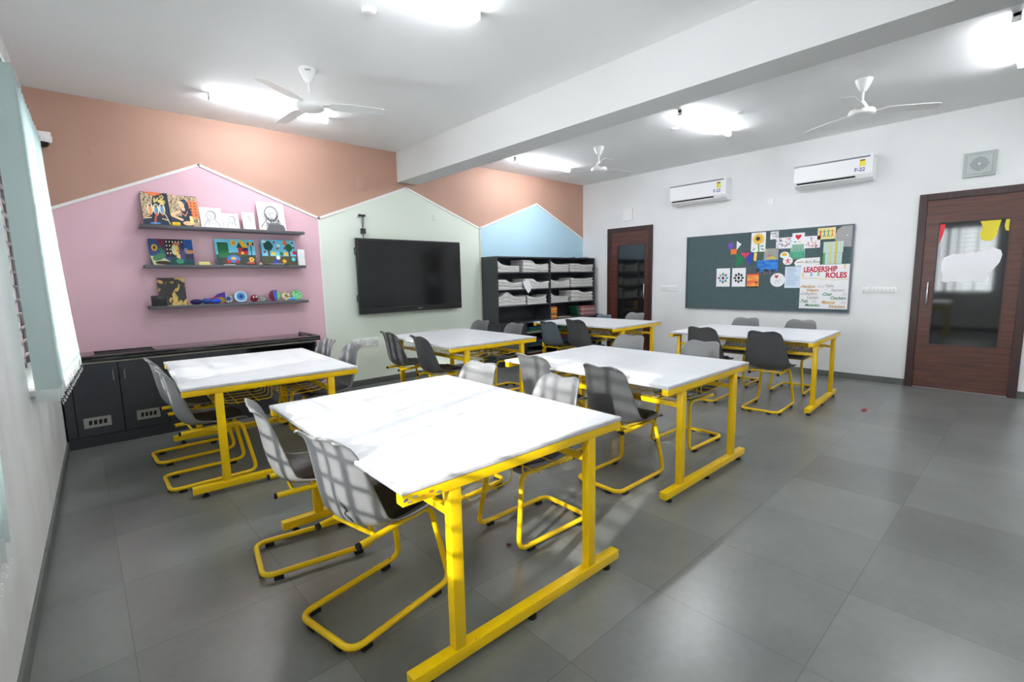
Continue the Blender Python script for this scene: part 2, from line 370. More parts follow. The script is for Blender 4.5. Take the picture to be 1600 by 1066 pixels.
# ------------------------------------------------------------------ ceiling fittings
def tube_light(x0, x1, y, label):
    t = thing('tube_light', label, 'light', ((x0 + x1) / 2, y, H)); h = (x1 - x0) / 2
    MB().bbox(-h, h, -.022, .022, -.028, 0, plast, .003).build('housing', t)
    m = MB(); pr = []
    for k in range(9):
        a = PI * k / 8; pr.append((math.cos(a) * .03, -.03 - math.sin(a) * .034))
    n = len(pr); vs = [(-h + .012, y_, z_) for y_, z_ in pr] + [(h - .012, y_, z_) for y_, z_ in pr]
    m.add(vs, [(i, i + 1, n + i + 1, n + i) for i in range(n - 1)] + [tuple(range(n)), tuple(range(2 * n - 1, n - 1, -1))], tube_m, True)
    m.build('tube', t)
    for s in (-1, 1): MB().bbox(min(s * h, s * (h - .012)), max(s * h, s * (h - .012)), -.026, .026, -.062, 0, plast, .002).build('end_cap', t)
    return t
TL = [(1.263, 2.373, -.82, 'lit white tube light on the ceiling over the pink wall shelves, behind the near fan'),
      (5.118, 6.317, -.82, 'lit tube light on the ceiling nearest the blue gable'),
      (5.168, 6.382, -3.38, 'lit tube light on the ceiling just right of the beam, mid-room'),
      (1.20, 2.343, -3.48, 'lit tube light at the top edge of the picture, left of the beam'),
      (5.20, 6.36, -5.88, 'lit tube light at the right edge of the picture near the door'),
      (1.2, 2.35, -6.6, 'added fill tube light, unseen on the ceiling behind the camera, left of the beam'),  # this tube and the next are unseen, added to brighten the room
      (5.2, 6.35, -7.9, 'added fill tube light, unseen on the ceiling behind the camera, right of the beam')]
for x0, x1, y, l in TL: tube_light(x0, x1, y, l)

def fan_root(x, y, rot, label):
    t = thing('ceiling_fan', label, 'ceiling fan', (x, y, H), rot)
    MB().lathe([(.0, 0), (.066, 0), (.07, -.006), (.066, -.02), (.045, -.07), (.025, -.105), (.014, -.112), (.0, -.112)], (0, 0, 0), fan_w).build('canopy', t)
    MB().lathe([(.0, -.1), (.010, -.1), (.010, -.22), (0, -.22)], (0, 0, 0), fan_w, 12).build('down_rod', t)
    MB().lathe([(0, -.19), (.016, -.19), (.022, -.2), (.038, -.225), (.05, -.25), (.052, -.262), (.0, -.262)], (0, 0, 0), fan_w).build('lower_cup', t)
    MB().lathe([(0, -.262), (.07, -.264), (.1, -.272), (.108, -.29), (.108, -.312), (.095, -.325), (.05, -.332), (0, -.334)], (0, 0, 0), fan_w, 28).build('motor', t)
    for k in range(3):
        m = MB(); prof = []
        a = 2 * PI * k / 3; rot_ = Matrix.Rotation(a, 3, 'Z')
        L_ = [(.09, .018), (.15, .022), (.17, .052), (.24, .062), (.35, .062), (.48, .06), (.58, .056), (.6, .045)]
        vs = []; fs = []
        for j, (r, w) in enumerate(L_):
            for s, dz in ((-1, .009), (1, -.009)):
                for tz in (0, -.003): vs.append(rot_ @ Vector((r, s * w, -.285 + dz * (w / .06) + tz - .01 * (r / .6) ** 2)))
        for j in range(len(L_) - 1):
            p = j * 4; q = p + 4
            fs += [(p, q, q + 2, p + 2), (p + 1, p + 3, q + 3, q + 1), (p, p + 1, q + 1, q), (p + 2, q + 2, q + 3, p + 3)]
        fs += [(0, 2, 3, 1), (len(vs) - 4, len(vs) - 3, len(vs) - 1, len(vs) - 2)]
        m.add(vs, fs, fan_w); m.build('blade', t)
    return t
f1 = fan_root(1.785, -1.904, math.radians(-25), 'white three-blade ceiling fan left of the beam over the left tables')
f2 = fan_root(5.77, -4.885, math.radians(62), 'white three-blade ceiling fan near the right-hand door, largest right of the beam')
f3 = fan_root(5.68, -1.911, math.radians(-10), 'white three-blade ceiling fan far right of the beam, by the back corner')
for f, s in ((f1, .02),):
    text('Bonton', .018, nm('dark_print', (40, 40, 40), .5), f, -.0, -.03, -.0, 'lettering') if False else None
m = MB(); pts = []
for k in range(9):   # small dark printed word on the canopy
    a = math.radians(232 + k * 4.2) - f1.rotation_euler.z; r = .0665
    m.add([(r * math.cos(a + d) * q, r * math.sin(a + d) * q, z) for d, z, q in ((-.02, -.034, .93), (.02, -.034, .93), (.02, -.026 + .004 * (k % 3 == 0), .985), (-.02, -.026 + .004 * (k % 3 == 0), .985))], [(0, 1, 2, 3)], nm('dark_print', (40, 40, 40), .5))
m.build('lettering', f1)
for x, y, l in ((1.779, -3.04, 'round white ceiling disc near the top edge of the picture'), (5.78, -3.749, 'round white ceiling disc right of the mid-room tube light'), (5.742, -2.999, 'round white ceiling disc left of the mid-room tube light')):
    o = MB().lathe([(0, 0), (.045, 0), (.047, -.008), (.04, -.014), (.02, -.016), (0, -.016)], (0, 0, 0), plast, 24).build('ceiling_disc', loc=(x, y, H)); tag(o, l, 'ceiling fitting')

# ------------------------------------------------------------------ wall fittings
# camera dome on a bracket at the far left corner
t = thing('security_camera', 'small white dome security camera on the terracotta wall by the window corner', 'camera', (.085, -.07, 2.755)); t.scale = (1.3, 1.3, 1.3)
MB().bbox(-.075, .05, -.045, .055, .005, .02, plast, .004).build('bracket', t)
MB().lathe([(0, .005), (.052, .005), (.056, -.005), (.053, -.035), (.045, -.045), (0, -.045)], (0, 0, 0), plast).build('housing', t)
MB().lathe([(.038, -.044), (.036, -.058), (.025, -.072), (.01, -.079), (0, -.08)], (0, 0, 0), black_pl).build('dome', t)
# air conditioners
def aircon(y1, y2, z0, z1, code, label):
    w = y1 - y2; t = thing('air_conditioner', label, 'air conditioner', (W, y1, z0), RB, None); h = z1 - z0; D = .2
    prof = [(0, 0.0), (-D * .55, 0.0), (-D * .85, .03), (-D, .075), (-D, h * .94), (-D * .93, h), (0, h)]
    m = MB(); n = len(prof); vs = [(0, y, z) for y, z in prof] + [(w, y, z) for y, z in prof]
    m.add(vs, [(i, (i + 1) % n, n + (i + 1) % n, n + i) for i in range(n)] + [tuple(range(n)), tuple(range(2 * n - 1, n - 1, -1))], plast); m.build('body', t, bevel=.006)
    MB().box(.0, w - .03, -D - .002, -D + .005, h - .03, h - .012, nm('ac_grey_strip', (110, 116, 126), .3)).build('trim_strip', t)
    r = Matrix.Rotation(0, 3, 'X')
    v = MB(); v.add([(.04, -D * .985 - .003, .062), (w * .8, -D * .985 - .003, .062), (w * .8, -D * .86 - .004, .032), (.04, -D * .86 - .004, .032)], [(0, 1, 2, 3)], cab_d)
    v.build('air_outlet', t)
    v = MB(); v.box(.045, w * .8, -D * .9 - .012, -D * .9 - .004, .03, .042, plast_d); v.build('louvre', t)
    q = MB(); q.flat(rect(w - .135, h * .56, w - .075, h * .83), -D - .0035, cm((236, 222, 70)), .002); q.flat(rect(w - .13, h * .77, w - .08, h * .82), -D - .0045, cm((120, 60, 30))); q.build('rating_sticker', t)
    text(code, .062, cm((40, 60, 150)), t, w - .185, h * .36, -D - .004, bold=.001)
    return t
aircon(-1.966, -2.87, 2.525, 2.835, 'F-23', 'white wall air conditioner marked F-23, above the left end of the pinboard')
aircon(-3.784, -4.65, 2.525, 2.82, 'F-22', 'white wall air conditioner marked F-22, nearer the right-hand door')
# exhaust fan / speaker panel over the right door
t = thing('wall_speaker', 'square grey wall speaker with round grille above the right-hand door', 'speaker', (W, -5.446, 2.42), RB)
MB().bbox(0, .262, -.03, 0, 0, .26, nm('speaker_grey', (178, 184, 182), .45), .004).build('back_box', t)
MB().bbox(.028, .234, -.042, -.03, .028, .232, nm('speaker_grey2', (186, 192, 190), .45), .004).build('front_panel', t)
m = MB(); hole = nm('speaker_holes', (84, 90, 90), .6)
for i in range(-6, 7):
    for j in range(-6, 7):
        if i * i + j * j < 40: m.flat(rect(.131 + i * .0118 - .0036, .13 + j * .0118 - .0036, .131 + i * .0118 + .0036, .13 + j * .0118 + .0036), -.0425, hole)
m.build('grille', t); MB().lathe([(0, -.046), (.01, -.046), (.012, -.042)], (.131, 0, .13), plast, 14, 'y').build('centre_cap', t)
def plate(name, lab, cat, wall, u0, z0, u1, z1, dep=.012, mat=plast, extra=None, group=None):
    if wall == 'R': loc, rz, w = (W, u0, z0), RB, u0 - u1
    else: loc, rz, w = (u0, 0, z0), 0, u1 - u0
    t = thing(name, lab, cat, loc, rz, group); h = z1 - z0
    MB().bbox(0, w, -dep, 0, 0, h, mat, .003).build('faceplate', t)
    if extra == 'switches':
        n = max(1, int(w / .035))
        for k in range(n):
            cx = w * (k + .5) / n; MB().bbox(cx - .011, cx + .011, -dep - .003, -dep, h * .25, h * .75, plast_d, .001).build('switch', t)
    if extra == 'socket':
        for k in range(3):
            a = PI / 2 + k * 2 * PI / 3; s = MB().lathe([(0, -dep - .001), (.006, -dep - .001), (.006, -dep + .001)], (w * .35 + math.cos(a) * .018, 0, h * .45 + math.sin(a) * .018), cab_d, 10, 'y').build('socket_hole', t)
        MB().bbox(w * .72, w * .86, -dep - .003, -dep, h * .3, h * .7, plast_d, .001).build('switch', t)
    return t
plate('wall_box', 'small white alarm box on the white wall above the far door', 'alarm box', 'R', -.948, 2.40, -1.139, 2.61, .035)
plate('switch_plate', 'wide white switch plate beside the far door, left of the pinboard', 'switch', 'R', -1.722, 1.145, -2.046, 1.243, extra='switches')
plate('switch_plate', 'small white single switch plate left of the right-hand door', 'switch', 'R', -4.597, 1.135, -4.682, 1.208, extra='switches')
plate('switch_plate', 'long white switch plate next to the right-hand door frame', 'switch', 'R', -4.704, 1.145, -4.94, 1.208, extra='switches')
plate('blank_plate', 'tiny white blank plate on the wall between the two air conditioners', 'wall plate', 'R', -3.397, 2.385, -3.479, 2.475, .006)
plate('switch_plate', 'leftmost of the three low white plates on the green wall', 'switch', 'B', 2.836, .54, 2.955, .64, extra='switches')
plate('socket_plate', 'middle and widest of the three low white plates on the green wall', 'socket', 'B', 2.965, .535, 3.118, .64, extra='socket')
plate('socket_plate', 'rightmost of the three low white plates on the green wall', 'socket', 'B', 3.13, .53, 3.215, .64, extra='socket')
plate('socket_plate', 'white socket with black plugs on the green wall above the screen', 'socket', 'B', 3.0, 2.245, 3.115, 2.31, extra='socket')
plate('blank_plate', 'square pale blank plate on the green wall above the right of the screen', 'wall plate', 'B', 4.198, 2.285, 4.29, 2.375, .006, green)
plate('blank_plate', 'terracotta painted square cover plate on the wall left of the beam', 'wall plate', 'B', 3.03, 2.605, 3.17, 2.775, .003, brown)
plate('blank_plate', 'small terracotta round-cornered cover on the wall above the pink gable, near the camera dome', 'wall plate', 'B', .40, 2.66, .47, 2.73, .004, brown)
# plugs, cable and adaptor of the screen
t = thing('power_cable', 'black power cable with adaptor hanging from the socket to the screen', 'cable', (3.08, 0, 0))
MB().tube([(.005, -.03, 2.27), (.008, -.04, 2.24), (.01, -.02, 2.17), (.0, -.02, 2.10), (.002, -.02, 2.02), (.0, -.03, 1.96)], .005, black_pl, 8).build('cable', t)
MB().tube([(-.005, -.03, 2.27), (-.01, -.04, 2.23), (-.006, -.02, 2.19), (-.0, -.02, 2.12)], .004, black_pl, 8).build('cable', t)
MB().bbox(-.03, .03, -.05, -.005, 2.04, 2.11, black_pl, .005).build('adaptor', t)
for dx in (-.03, .02): MB().bbox(dx - .022, dx + .018, -.05, -.013, 2.262, 2.29, black_pl, .006).build('plug', t)

# interactive screen
t = thing('wall_screen', 'large black flat screen hanging on the mint green wall', 'screen', (2.94, 0, .977)); sw, sh = 1.659, 1.0
m = MB(); D0, D1 = -.105, -.05
m.box(0, sw, D0, D1, .0, .075, black_pl); m.box(0, sw, D0, D1, sh - .03, sh, black_pl); m.box(0, .03, D0, D1, .075, sh - .03, black_pl); m.box(sw - .03, sw, D0, D1, .075, sh - .03, black_pl); m.build('bezel', t, bevel=.006)
MB().box(.03, sw - .03, -.1, -.055, .075, sh - .03, screen).build('screen_glass', t)
MB().box(.15, sw - .15, -.05, -.0, .1, sh - .1, black_pl).build('back_housing', t)
MB().box(sw * .25, sw * .75, -.108, -.103, .002, .022, nm('speaker_bar', (30, 30, 33), .6)).build('speaker_bar', t)
for z in (.16, .78): MB().tube([(.0, -.08, z), (-.02, -.08, z + .01), (-.022, -.08, z + .09), (0, -.08, z + .1)], .006, black_pl, 8).build('side_handle', t)
m = MB(); m.flat(rect(.88, .035, .955, .045), -.1058, nm('grey_print', (150, 150, 150), .4)); m.build('lettering', t)

# ------------------------------------------------------------------ sideboard / cabinet run under the shelves
CY = -.6
cab = thing('base_cabinet', 'long charcoal base cabinet with doors under the pink wall', 'cabinet', (0, 0, 0))
m = MB(); m.box(-.005, .04, CY + .02, -.015, .0, .75, cab_m); m.box(.8, .82, CY + .02, -.015, .1, .75, cab_m); m.box(2.15, 2.17, CY + .02, -.015, .0, .75, cab_m)
m.box(.04, 2.15, -.035, -.015, .0, .75, cab_m); m.box(.04, 2.15, CY + .02, -.035, .09, .11, cab_m); m.box(.04, 2.15, CY + .02, CY + .04, .73, .75, cab_m); m.box(1.45, 1.47, CY + .02, -.035, .1, .75, cab_m); m.build('carcass', cab)
MB().box(.0, 2.17, CY + .005, CY + .02, 0, .095, cab_m).build('plinth', cab)
MB().box(.0, .06, CY, CY + .02, .1, .745, cab_m).build('filler_panel', cab)
for x0, x1, hx, gx in ((.065, .383, .345, (.107, .294)), (.389, .72, .425, (.476, .652)), (.726, 1.08, 1.04, None), (1.086, 1.44, 1.12, None)):
    d = MB().box(x0, x1, CY, CY + .018, .1, .742, cab_m).build('door', cab, bevel=.0015)
    MB().tube([(hx, CY, .58), (hx, CY - .022, .583), (hx, CY - .022, .662), (hx, CY, .665)], .0045, steel, 8).build('handle', d)
    if gx:
        v = MB(); v.box(gx[0], gx[1], CY - .004, CY, .175, .265, nm('vent_steel', (170, 170, 165), .4, .4))
        w = gx[1] - gx[0]
        for k in range(4):
            a = gx[0] + w * (.17 + .18 * k); v.flat([(a, .2), (a + w * .12, .2), (a + w * .14, .24), (a + w * .02, .24)], CY - .005, cab_d)
        v.build('vent', d)
MB().box(1.45, 2.15, CY + .02, CY + .03, .11, .62, cab_m).build('back_panel', cab)
MB().box(.0, 2.17, CY - .002, CY + .02, .742, .758, nm('wood_edge_strip', (196, 190, 176), .5)).build('edge_strip', cab)
ct = thing('worktop', 'glossy black granite worktop with raised rim on the cabinet', 'worktop', (0, 0, 0))
m = MB(); m.bbox(-.005, 2.2, -.63, -.003, .758, .79, granite, .004); m.build('slab', ct)
m = MB(); m.bbox(-.004, 2.2, -.635, -.595, .791, .812, granite, .008); m.bbox(2.165, 2.2, -.594, -.003, .791, .812, granite, .008); m.build('raised_rim', ct)
m = MB(); m.box(.24, .68, -.55, -.15, .790, .792, cab_d)
for x0, x1, y0, y1 in ((.22, .7, -.57, -.548), (.22, .7, -.152, -.13), (.22, .242, -.55, -.15), (.678, .7, -.55, -.15)): m.bbox(x0, x1, y0, y1, .79, .803, granite, .003)
m.build('sink_recess', ct)

# ------------------------------------------------------------------ floating shelves
SH = [(.704, 2.262, 2.012, 'top'), (.704, 2.25, 1.618, 'middle'), (.704, 2.25, 1.206, 'bottom')]
for x0, x1, z, l in SH:
    o = MB().bbox(x0, x1, -.2, -.001, z - .03, z, shelf_m, .002).build('wall_shelf'); tag(o, '%s of the three grey floating shelves on the pink wall' % l, 'shelf', 'grey floating shelves')
S1, S2, S3 = 2.0125, 1.6185, 1.2065
def canvas(name, label, cat, x0, w, h, z, ydep, shapes, base, th=.014, lean=.05, edge=None, group=None):
    """a board leaning on the wall: bottom edge ydep from the wall, top near the wall."""
    a = math.atan2(lean, h); m = MB(); m.box(0, w, 0, th, 0, h, edge or base); lay = [0]
    def fl(pts, mat): lay[0] += 1; m.flat(pts, -.0004 - .00005 * lay[0], mat)
    m.flat(rect(0.0, 0.0, w, h), -.0004, base)
    shapes(fl, w, h)
    R = Matrix.Rotation(-a, 3, 'X'); m.v = [tuple(R @ Vector(v)) for v in m.v]; zm = min(v[2] for v in m.v); m.v = [(v[0], v[1], v[2] - zm) for v in m.v]
    m.keep = True
    o = m.build(name, loc=(x0, -ydep, z)); return tag(o, label, cat, group)
def C(r, g, b_): return cm((r, g, b_))
sand = noisy('speckled_sand_paint', (220, 196, 160), (90, 62, 50), 60, 2, .7, stretch=(1, 1, 2), lo=.42, hi=.6)
navy = C(34, 44, 66); cream = C(240, 228, 170); orange = C(240, 124, 64)
def art_birds(f, w, h):
    f([(0, h), (0, h * .15), (w * .3, h * .3), (w * .45, h * .9)], sand); f([(.02, h), (w * .5, h * .88), (w * .86, h), ], orange)
    for cx, cz, c2 in ((.3, .5, (236, 150, 120)), (.52, .48, (110, 150, 205)), (.74, .5, (104, 160, 220))):
        f(circ(w * cx, h * cz, w * .115, h * .17), cream); f(circ(w * cx, h * (cz - .03), w * .07, h * .12), C(*c2)); f(circ(w * cx, h * (cz + .1), w * .05, h * .04), C(70, 90, 130))
        f(circ(w * cx, h * (cz - .17), w * .05, h * .03), orange)
    for a in (-40, -10, 20, 55, 100, 140):
        r = math.radians(a); f(circ(w * .62 + math.cos(r) * w * .16, h * .72 + math.sin(r) * h * .06, w * .14, h * .022, 12, rot=r * .6), C(226, 204, 120))
    for k in range(5): f(circ(w * .78 + math.cos(k * 1.257) * w * .06, h * .87 + math.sin(k * 1.257) * h * .045, w * .03, h * .022, 8), C(232, 214, 130))
    for q in stroke([(w * .5, h * .34), (w * .4, h * .03)], w * .07): f(q, C(208, 84, 60))
    for q in stroke([(w * .82, h * .36), (w * .98, 0.01)], w * .03): f(q, cream)
    for q in stroke([(w * .1, h * .2), (w * .3, h * .22)], w * .04) + stroke([(w * .7, h * .2), (w * .88, h * .16)], w * .04): f(q, cream)
    f(circ(w * .42, h * .03, w * .2, h * .05, 12, 0, PI), C(96, 160, 220))
def art_woman(f, w, h):
    f([(0, 0), (w, 0), (w, h * .1), (w * .6, h * .3), (0, h * .35)], navy); f(rect(w * .66, h * .3, w, h * .84), orange)
    for j in range(5):
        for i in range(2): f(circ(w * (.76 + .14 * i), h * (.38 + .1 * j), w * .035, h * .03, 10), C(150, 60, 44))
    f(circ(w * .52, h * .66, w * .17, h * .22), navy); f([(w * .38, h * .1), (w * .78, h * .05), (w * .74, h * .6), (w * .4, h * .6)], navy)
    f(circ(w * .44, h * .68, w * .09, h * .13), C(240, 190, 150)); f(rect(w * .42, h * .5, w * .54, h * .6), C(240, 190, 150))
    f(circ(w * .38, h * .78, w * .05, h * .03, 10), C(236, 218, 150)); f(circ(w * .54, h * .77, w * .06, h * .03, 10), C(50, 84, 150))
    f([(w * .0, h * .38), (w * .36, h * .52), (w * .38, h * .44), (w * .14, h * .34), (w * .45, h * .22), (w * .4, h * .16), (w * .04, h * .3)], C(240, 196, 150))
    f(circ(w * .6, h * .1, w * .2, h * .07, 12), C(240, 190, 140)); f([(w * .66, h * .1), (w * .8, h * .1), (w * .76, h * .34), (w * .66, h * .34)], C(240, 214, 140))
    for q in stroke([(w * .4, h * .44), (w * .52, h * .33), (w * .62, h * .48)], w * .03): f(q, C(228, 150, 110))
    f([(w * .75, 0), (w, 0), (w, h * .25), (w * .82, h * .2)], sand)
canvas('canvas_painting', 'tall canvas of birds and palm leaves on navy, leftmost on the top shelf', 'painting', .742, .222, .345, S1, .13, art_birds, navy, lean=.1)
canvas('canvas_painting', 'canvas of a seated dark-haired woman beside an orange panel, on the top shelf', 'painting', .968, .25, .335, S1, .13, art_woman, sand, lean=.1, edge=black_pl)
pen = C(120, 120, 124); penl = C(176, 176, 180); pend = C(60, 60, 64)
def sketch(kind):
    def fn(f, w, h):
        r = random.Random(kind); cx, cz = w * (.5 + .05 * (kind % 3 - 1)), h * .6; R = w * (.2 if kind < 4 else .24)
        m_ = pend if kind == 4 else pen
        pts = circ(cx, cz, R, R * 1.25, 22)
        for q in stroke(pts + [pts[0]], w * .022): f(q, m_)
        hh = circ(cx + R * .25, cz + R * .45, R * 1.02, R * 1.0, 14, -.5, PI * .95)
        for k in range(14 if kind != 4 else 24):
            a = -.6 + 2.9 * k / 14; p0 = (cx + R * math.cos(a) * .8, cz + R * 1.15 * math.sin(a)); p1 = (cx + R * 1.25 * math.cos(a * .9 - .1), cz + R * 1.35 * math.sin(a * .95))
            for q in stroke([p0, p1], w * .02): f(q, m_ if k % 2 else pen)
        for k in range(10 if kind != 4 else 22):
            x = cx - R + 2.2 * R * r.random(); z = h * (.06 + .26 * r.random())
            for q in stroke([(x, z), (x + w * .05 * (r.random() - .3), z + h * .12)], w * (.012 if kind != 4 else .022)): f(q, m_ if r.random() < .6 else pen)
        for q in stroke([(cx - R * .8, cz - R), (cx - R * 1.7, h * .14), (cx - R * 1.8, h * .02)], w * .022) + stroke([(cx + R * .8, cz - R), (cx + R * 1.7, h * .16), (cx + R * 1.8, h * .02)], w * .022): f(q, m_)
        for dx in (-.45, .15):
            for q in stroke([(cx + R * dx - R * .12, cz + .05 * R), (cx + R * dx + R * .16, cz + .07 * R)], w * .024): f(q, m_)
        for q in stroke([(cx - R * .15, cz), (cx - R * .28, cz - R * .35), (cx - R * .08, cz - R * .38)], w * .018) + stroke([(cx - R * .35, cz - R * .68), (cx + R * .15, cz - R * .66)], w * .022): f(q, m_)
        if kind == 4:
            for k in range(26):
                a = PI * 1.02 + PI * .96 * k / 26; p0 = (cx + R * .8 * math.cos(a), cz + R * .95 * math.sin(a)); p1 = (cx + R * 1.05 * math.cos(a), cz + R * 1.5 * math.sin(a))
                for q in stroke([p0, p1], w * .02): f(q, pend if k % 2 else pen)
            f([(cx - R * 1.0, h * .01), (cx - R * .6, h * .25), (cx + R * .9, h * .28), (cx + R * 1.9, h * .12), (cx + R * 1.9, h * .01)], C(110, 110, 112))
            for k in range(12):
                x = cx - R + 2.8 * R * k / 12
                for q in stroke([(x, h * .01), (x + w * .02, h * .2)], w * .016): f(q, pend)
    return fn
canvas('pencil_sketch', 'pencil sketch of a head with draped scarf, leftmost sketch on the top shelf', 'drawing', 1.228, .205, .225, S1, .12, sketch(1), paper, .006, .06)
canvas('pencil_sketch', 'small pencil sketch of a figure with long hair, second sketch on the top shelf', 'drawing', 1.44, .155, .178, S1, .11, sketch(2), paper, .004, .05)
canvas('pencil_sketch', 'smallest upright pencil sketch of a face, third on the top shelf', 'drawing', 1.63, .125, .20, S1, .12, sketch(3), paper, .006, .05)
canvas('pencil_sketch', 'large dark pencil portrait of a bearded man, rightmost on the top shelf', 'drawing', 1.795, .288, .335, S1, .12, sketch(4), paper, .01, .08)
o = MB().bbox(-.035, .035, -.02, .02, 0, .035, cm((242, 196, 24)), .006).build('yellow_box', loc=(1.0, -.17, S1)); tag(o, 'small bright yellow box in front of the woman painting on the top shelf', 'box')
m = MB(); m.add([(0, 0, 0), (.05, 0, 0), (.05, .03, 0), (0, .03, 0), (.02, .01, .035), (.04, .02, .03)], [(0, 1, 5, 4), (1, 2, 5), (2, 3, 4, 5), (3, 0, 4), (3, 2, 1, 0)], cm((228, 214, 180))); o = m.build('folded_card', loc=(1.775, -.175, S1)); tag(o, 'small cream folded card at the foot of the bearded man drawing', 'card')

skyb = C(110, 196, 222); leafg = C(20, 104, 60); soil = C(74, 78, 50)
def art_face(f, w, h):
    f(rect(w * .36, h * .3, w * .78, h), C(38, 30, 30))
    for j in range(4):
        for i in range(6):
            if j == 0 or i < 2: f(circ(w * (.4 + .07 * i), h * (.9 - .15 * j), w * .016, h * .035, 8), C(230, 224, 206))
    f(circ(w * .64, h * .58, w * .13, h * .3), C(64, 60, 104)); f(circ(w * .68, h * .42, w * .12, h * .25), C(70, 64, 112))
    f(circ(w * .59, h * .6, w * .085, h * .22), C(224, 190, 92)); f(circ(w * .55, h * .58, w * .05, h * .18), C(206, 202, 160)); f(circ(w * .62, h * .82, w * .09, h * .06), C(196, 116, 90)); f(circ(w * .645, h * .55, w * .02, h * .045), C(206, 84, 50))
    f(rect(w * .6, h * .2, w * .68, h * .42), C(222, 186, 100))
    f([(w * .4, 0), (w * .45, h * .22), (w * .56, h * .3), (w * .74, h * .2), (w * .98, h * .16), (w, 0)], C(16, 72, 66)); f(circ(w * .66, h * .14, w * .09, h * .1), C(60, 140, 110))
    f([(0, h * .35), (w * .3, h * .28), (w * .44, h * .12), (w * .3, 0), (w * .06, 0)], C(200, 192, 140)); f(circ(w * .27, h * .08, w * .17, h * .07), C(50, 44, 30)); f(circ(w * .2, h * .3, w * .16, h * .12, rot=.5), C(60, 120, 80))
    f(circ(w * .12, h * .66, w * .07, h * .13), C(206, 158, 40)); f(circ(w * .12, h * .66, w * .03, h * .06), C(60, 40, 20)); f([(w * .16, h), (w * .36, h), (w * .34, h * .5)], C(112, 34, 60)); f(circ(w * .27, h * .55, w * .05, h * .12, rot=.4), C(30, 110, 90))
    f(rect(w * .8, h * .62, w, h), C(30, 84, 150)); f(circ(w * .87, h * .5, w * .06, h * .18, rot=.5), C(130, 140, 150)); f(rect(w * .85, h * .46, w, h * .58), C(196, 120, 60)); f(rect(w * .8, h * .2, w, h * .44), C(40, 34, 60))
def tree(f, x, z, r, rz, th, w, h, c=leafg): f(rect(x - th, z - rz - h * .22, x + th, z), C(96, 52, 36)); [f(circ(x + r * .4 * math.cos(k), z + rz * .4 * math.sin(k), r * .7, rz * .7, 10), c) for k in (0, 1.3, 2.6, 3.9, 5.2)]
def art_house(f, w, h):
    f(rect(0, 0, w, h * .4), C(46, 66, 60)); f(circ(w * .5, h * .4, w * .3, h * .09), soil); f(rect(w * .05, h * .28, w * .32, h * .82), leafg); [f(circ(w * (.08 + .05 * k), h * .82, w * .04, h * .06, 8), leafg) for k in range(5)]; f(rect(w * .14, h * .02, w * .24, h * .26), C(84, 50, 50))
    f(rect(w * .56, h * .42, w * .82, h * .72), C(176, 44, 44)); f(rect(w * .68, h * .56, w * .82, h * .7), C(30, 34, 90)); f([(w * .52, h * .68), (w * .6, h * .9), (w * .68, h * .68)], C(24, 70, 60)); f([(w * .6, h * .95), (w * .7, h * .97), (w * .84, h * .68), (w * .68, h * .68)], C(230, 170, 30)); f(rect(w * .63, h * .42, w * .7, h * .52), C(240, 190, 50))
    f(circ(w * .46, h * .86, w * .075, h * .1), C(240, 200, 70)); f(circ(w * .46, h * .86, w * .045, h * .06), C(220, 150, 40)); f(rect(w * .89, h * .4, w * .915, h * .8), C(20, 30, 30)); f(rect(w * .82, h * .78, w * .98, h * .9), C(24, 34, 34)); f(rect(w * .86, h * .78, w * .94, h * .92), C(236, 180, 40))
    f(circ(w * .42, h * .24, w * .17, h * .16), C(70, 120, 190)); f(circ(w * .42, h * .26, w * .07, h * .06), C(226, 190, 80)); [f(circ(w * x, h * .13, w * .05, h * .07), C(190, 40, 40)) for x in (.3, .52)]
    [f(circ(w * (.88 + .045 * math.cos(k * 1.05)), h * (.22 + .06 * math.sin(k * 1.05)), w * .03, h * .04, 8), C(240, 190, 60)) for k in range(6)]; f(circ(w * .88, h * .22, w * .025, h * .035), C(170, 60, 40))
def art_garden(f, w, h):
    f(rect(0, 0, w, h * .36), soil); tree(f, w * .2, h * .76, w * .13, h * .18, w * .03, w, h, C(20, 72, 66)); tree(f, w * .8, h * .7, w * .1, h * .15, w * .025, w, h)
    f(circ(w * .09, h * .92, w * .06, h * .05), C(240, 240, 240)); f(circ(w * .5, h * .78, w * .05, h * .05), C(240, 240, 240)); f(circ(w * .7, h * .88, w * .06, h * .09), C(232, 96, 40))
    for x, z in ((.38, .9), (.46, .66), (.68, .68), (.92, .9), (.08, .52), (.94, .7)): f(circ(w * x, h * z, w * .035, h * .04, 8), C(140, 40, 70))
    for x, z, c in ((.33, .46, (226, 190, 40)), (.56, .45, (40, 110, 60)), (.7, .45, (240, 180, 60)), (.95, .5, (190, 40, 50)), (.45, .3, (236, 236, 236)), (.38, .16, (50, 60, 170)), (.62, .16, (240, 160, 30)), (.9, .24, (90, 190, 210))): f(circ(w * x, h * z, w * .06, h * .08, 10), C(*c))
canvas('canvas_painting', 'dark canvas of a face with blue hair among plants, leftmost on the middle shelf', 'painting', .762, .375, .27, S2, .11, art_face, C(44, 70, 120), lean=.06)
canvas('canvas_painting', 'beaded picture of a red house, green tree and sun, middle of the middle shelf', 'painting', 1.345, .39, .29, S2, .11, art_house, skyb, lean=.06)
canvas('canvas_painting', 'beaded garden picture with two trees and flowers, right on the middle shelf', 'painting', 1.806, .375, .30, S2, .11, art_garden, skyb, lean=.06)
t = thing('paper_box', 'white stacked paper tray box at the right end of the middle shelf', 'box', (2.195, -.12, S2)); m = MB(); m.bbox(0, .075, 0, .07, 0, .075, paper, .002); m.build('lower_box', t); MB().bbox(.002, .073, .002, .068, .0755, .19, paper, .002).build('upper_box', t)
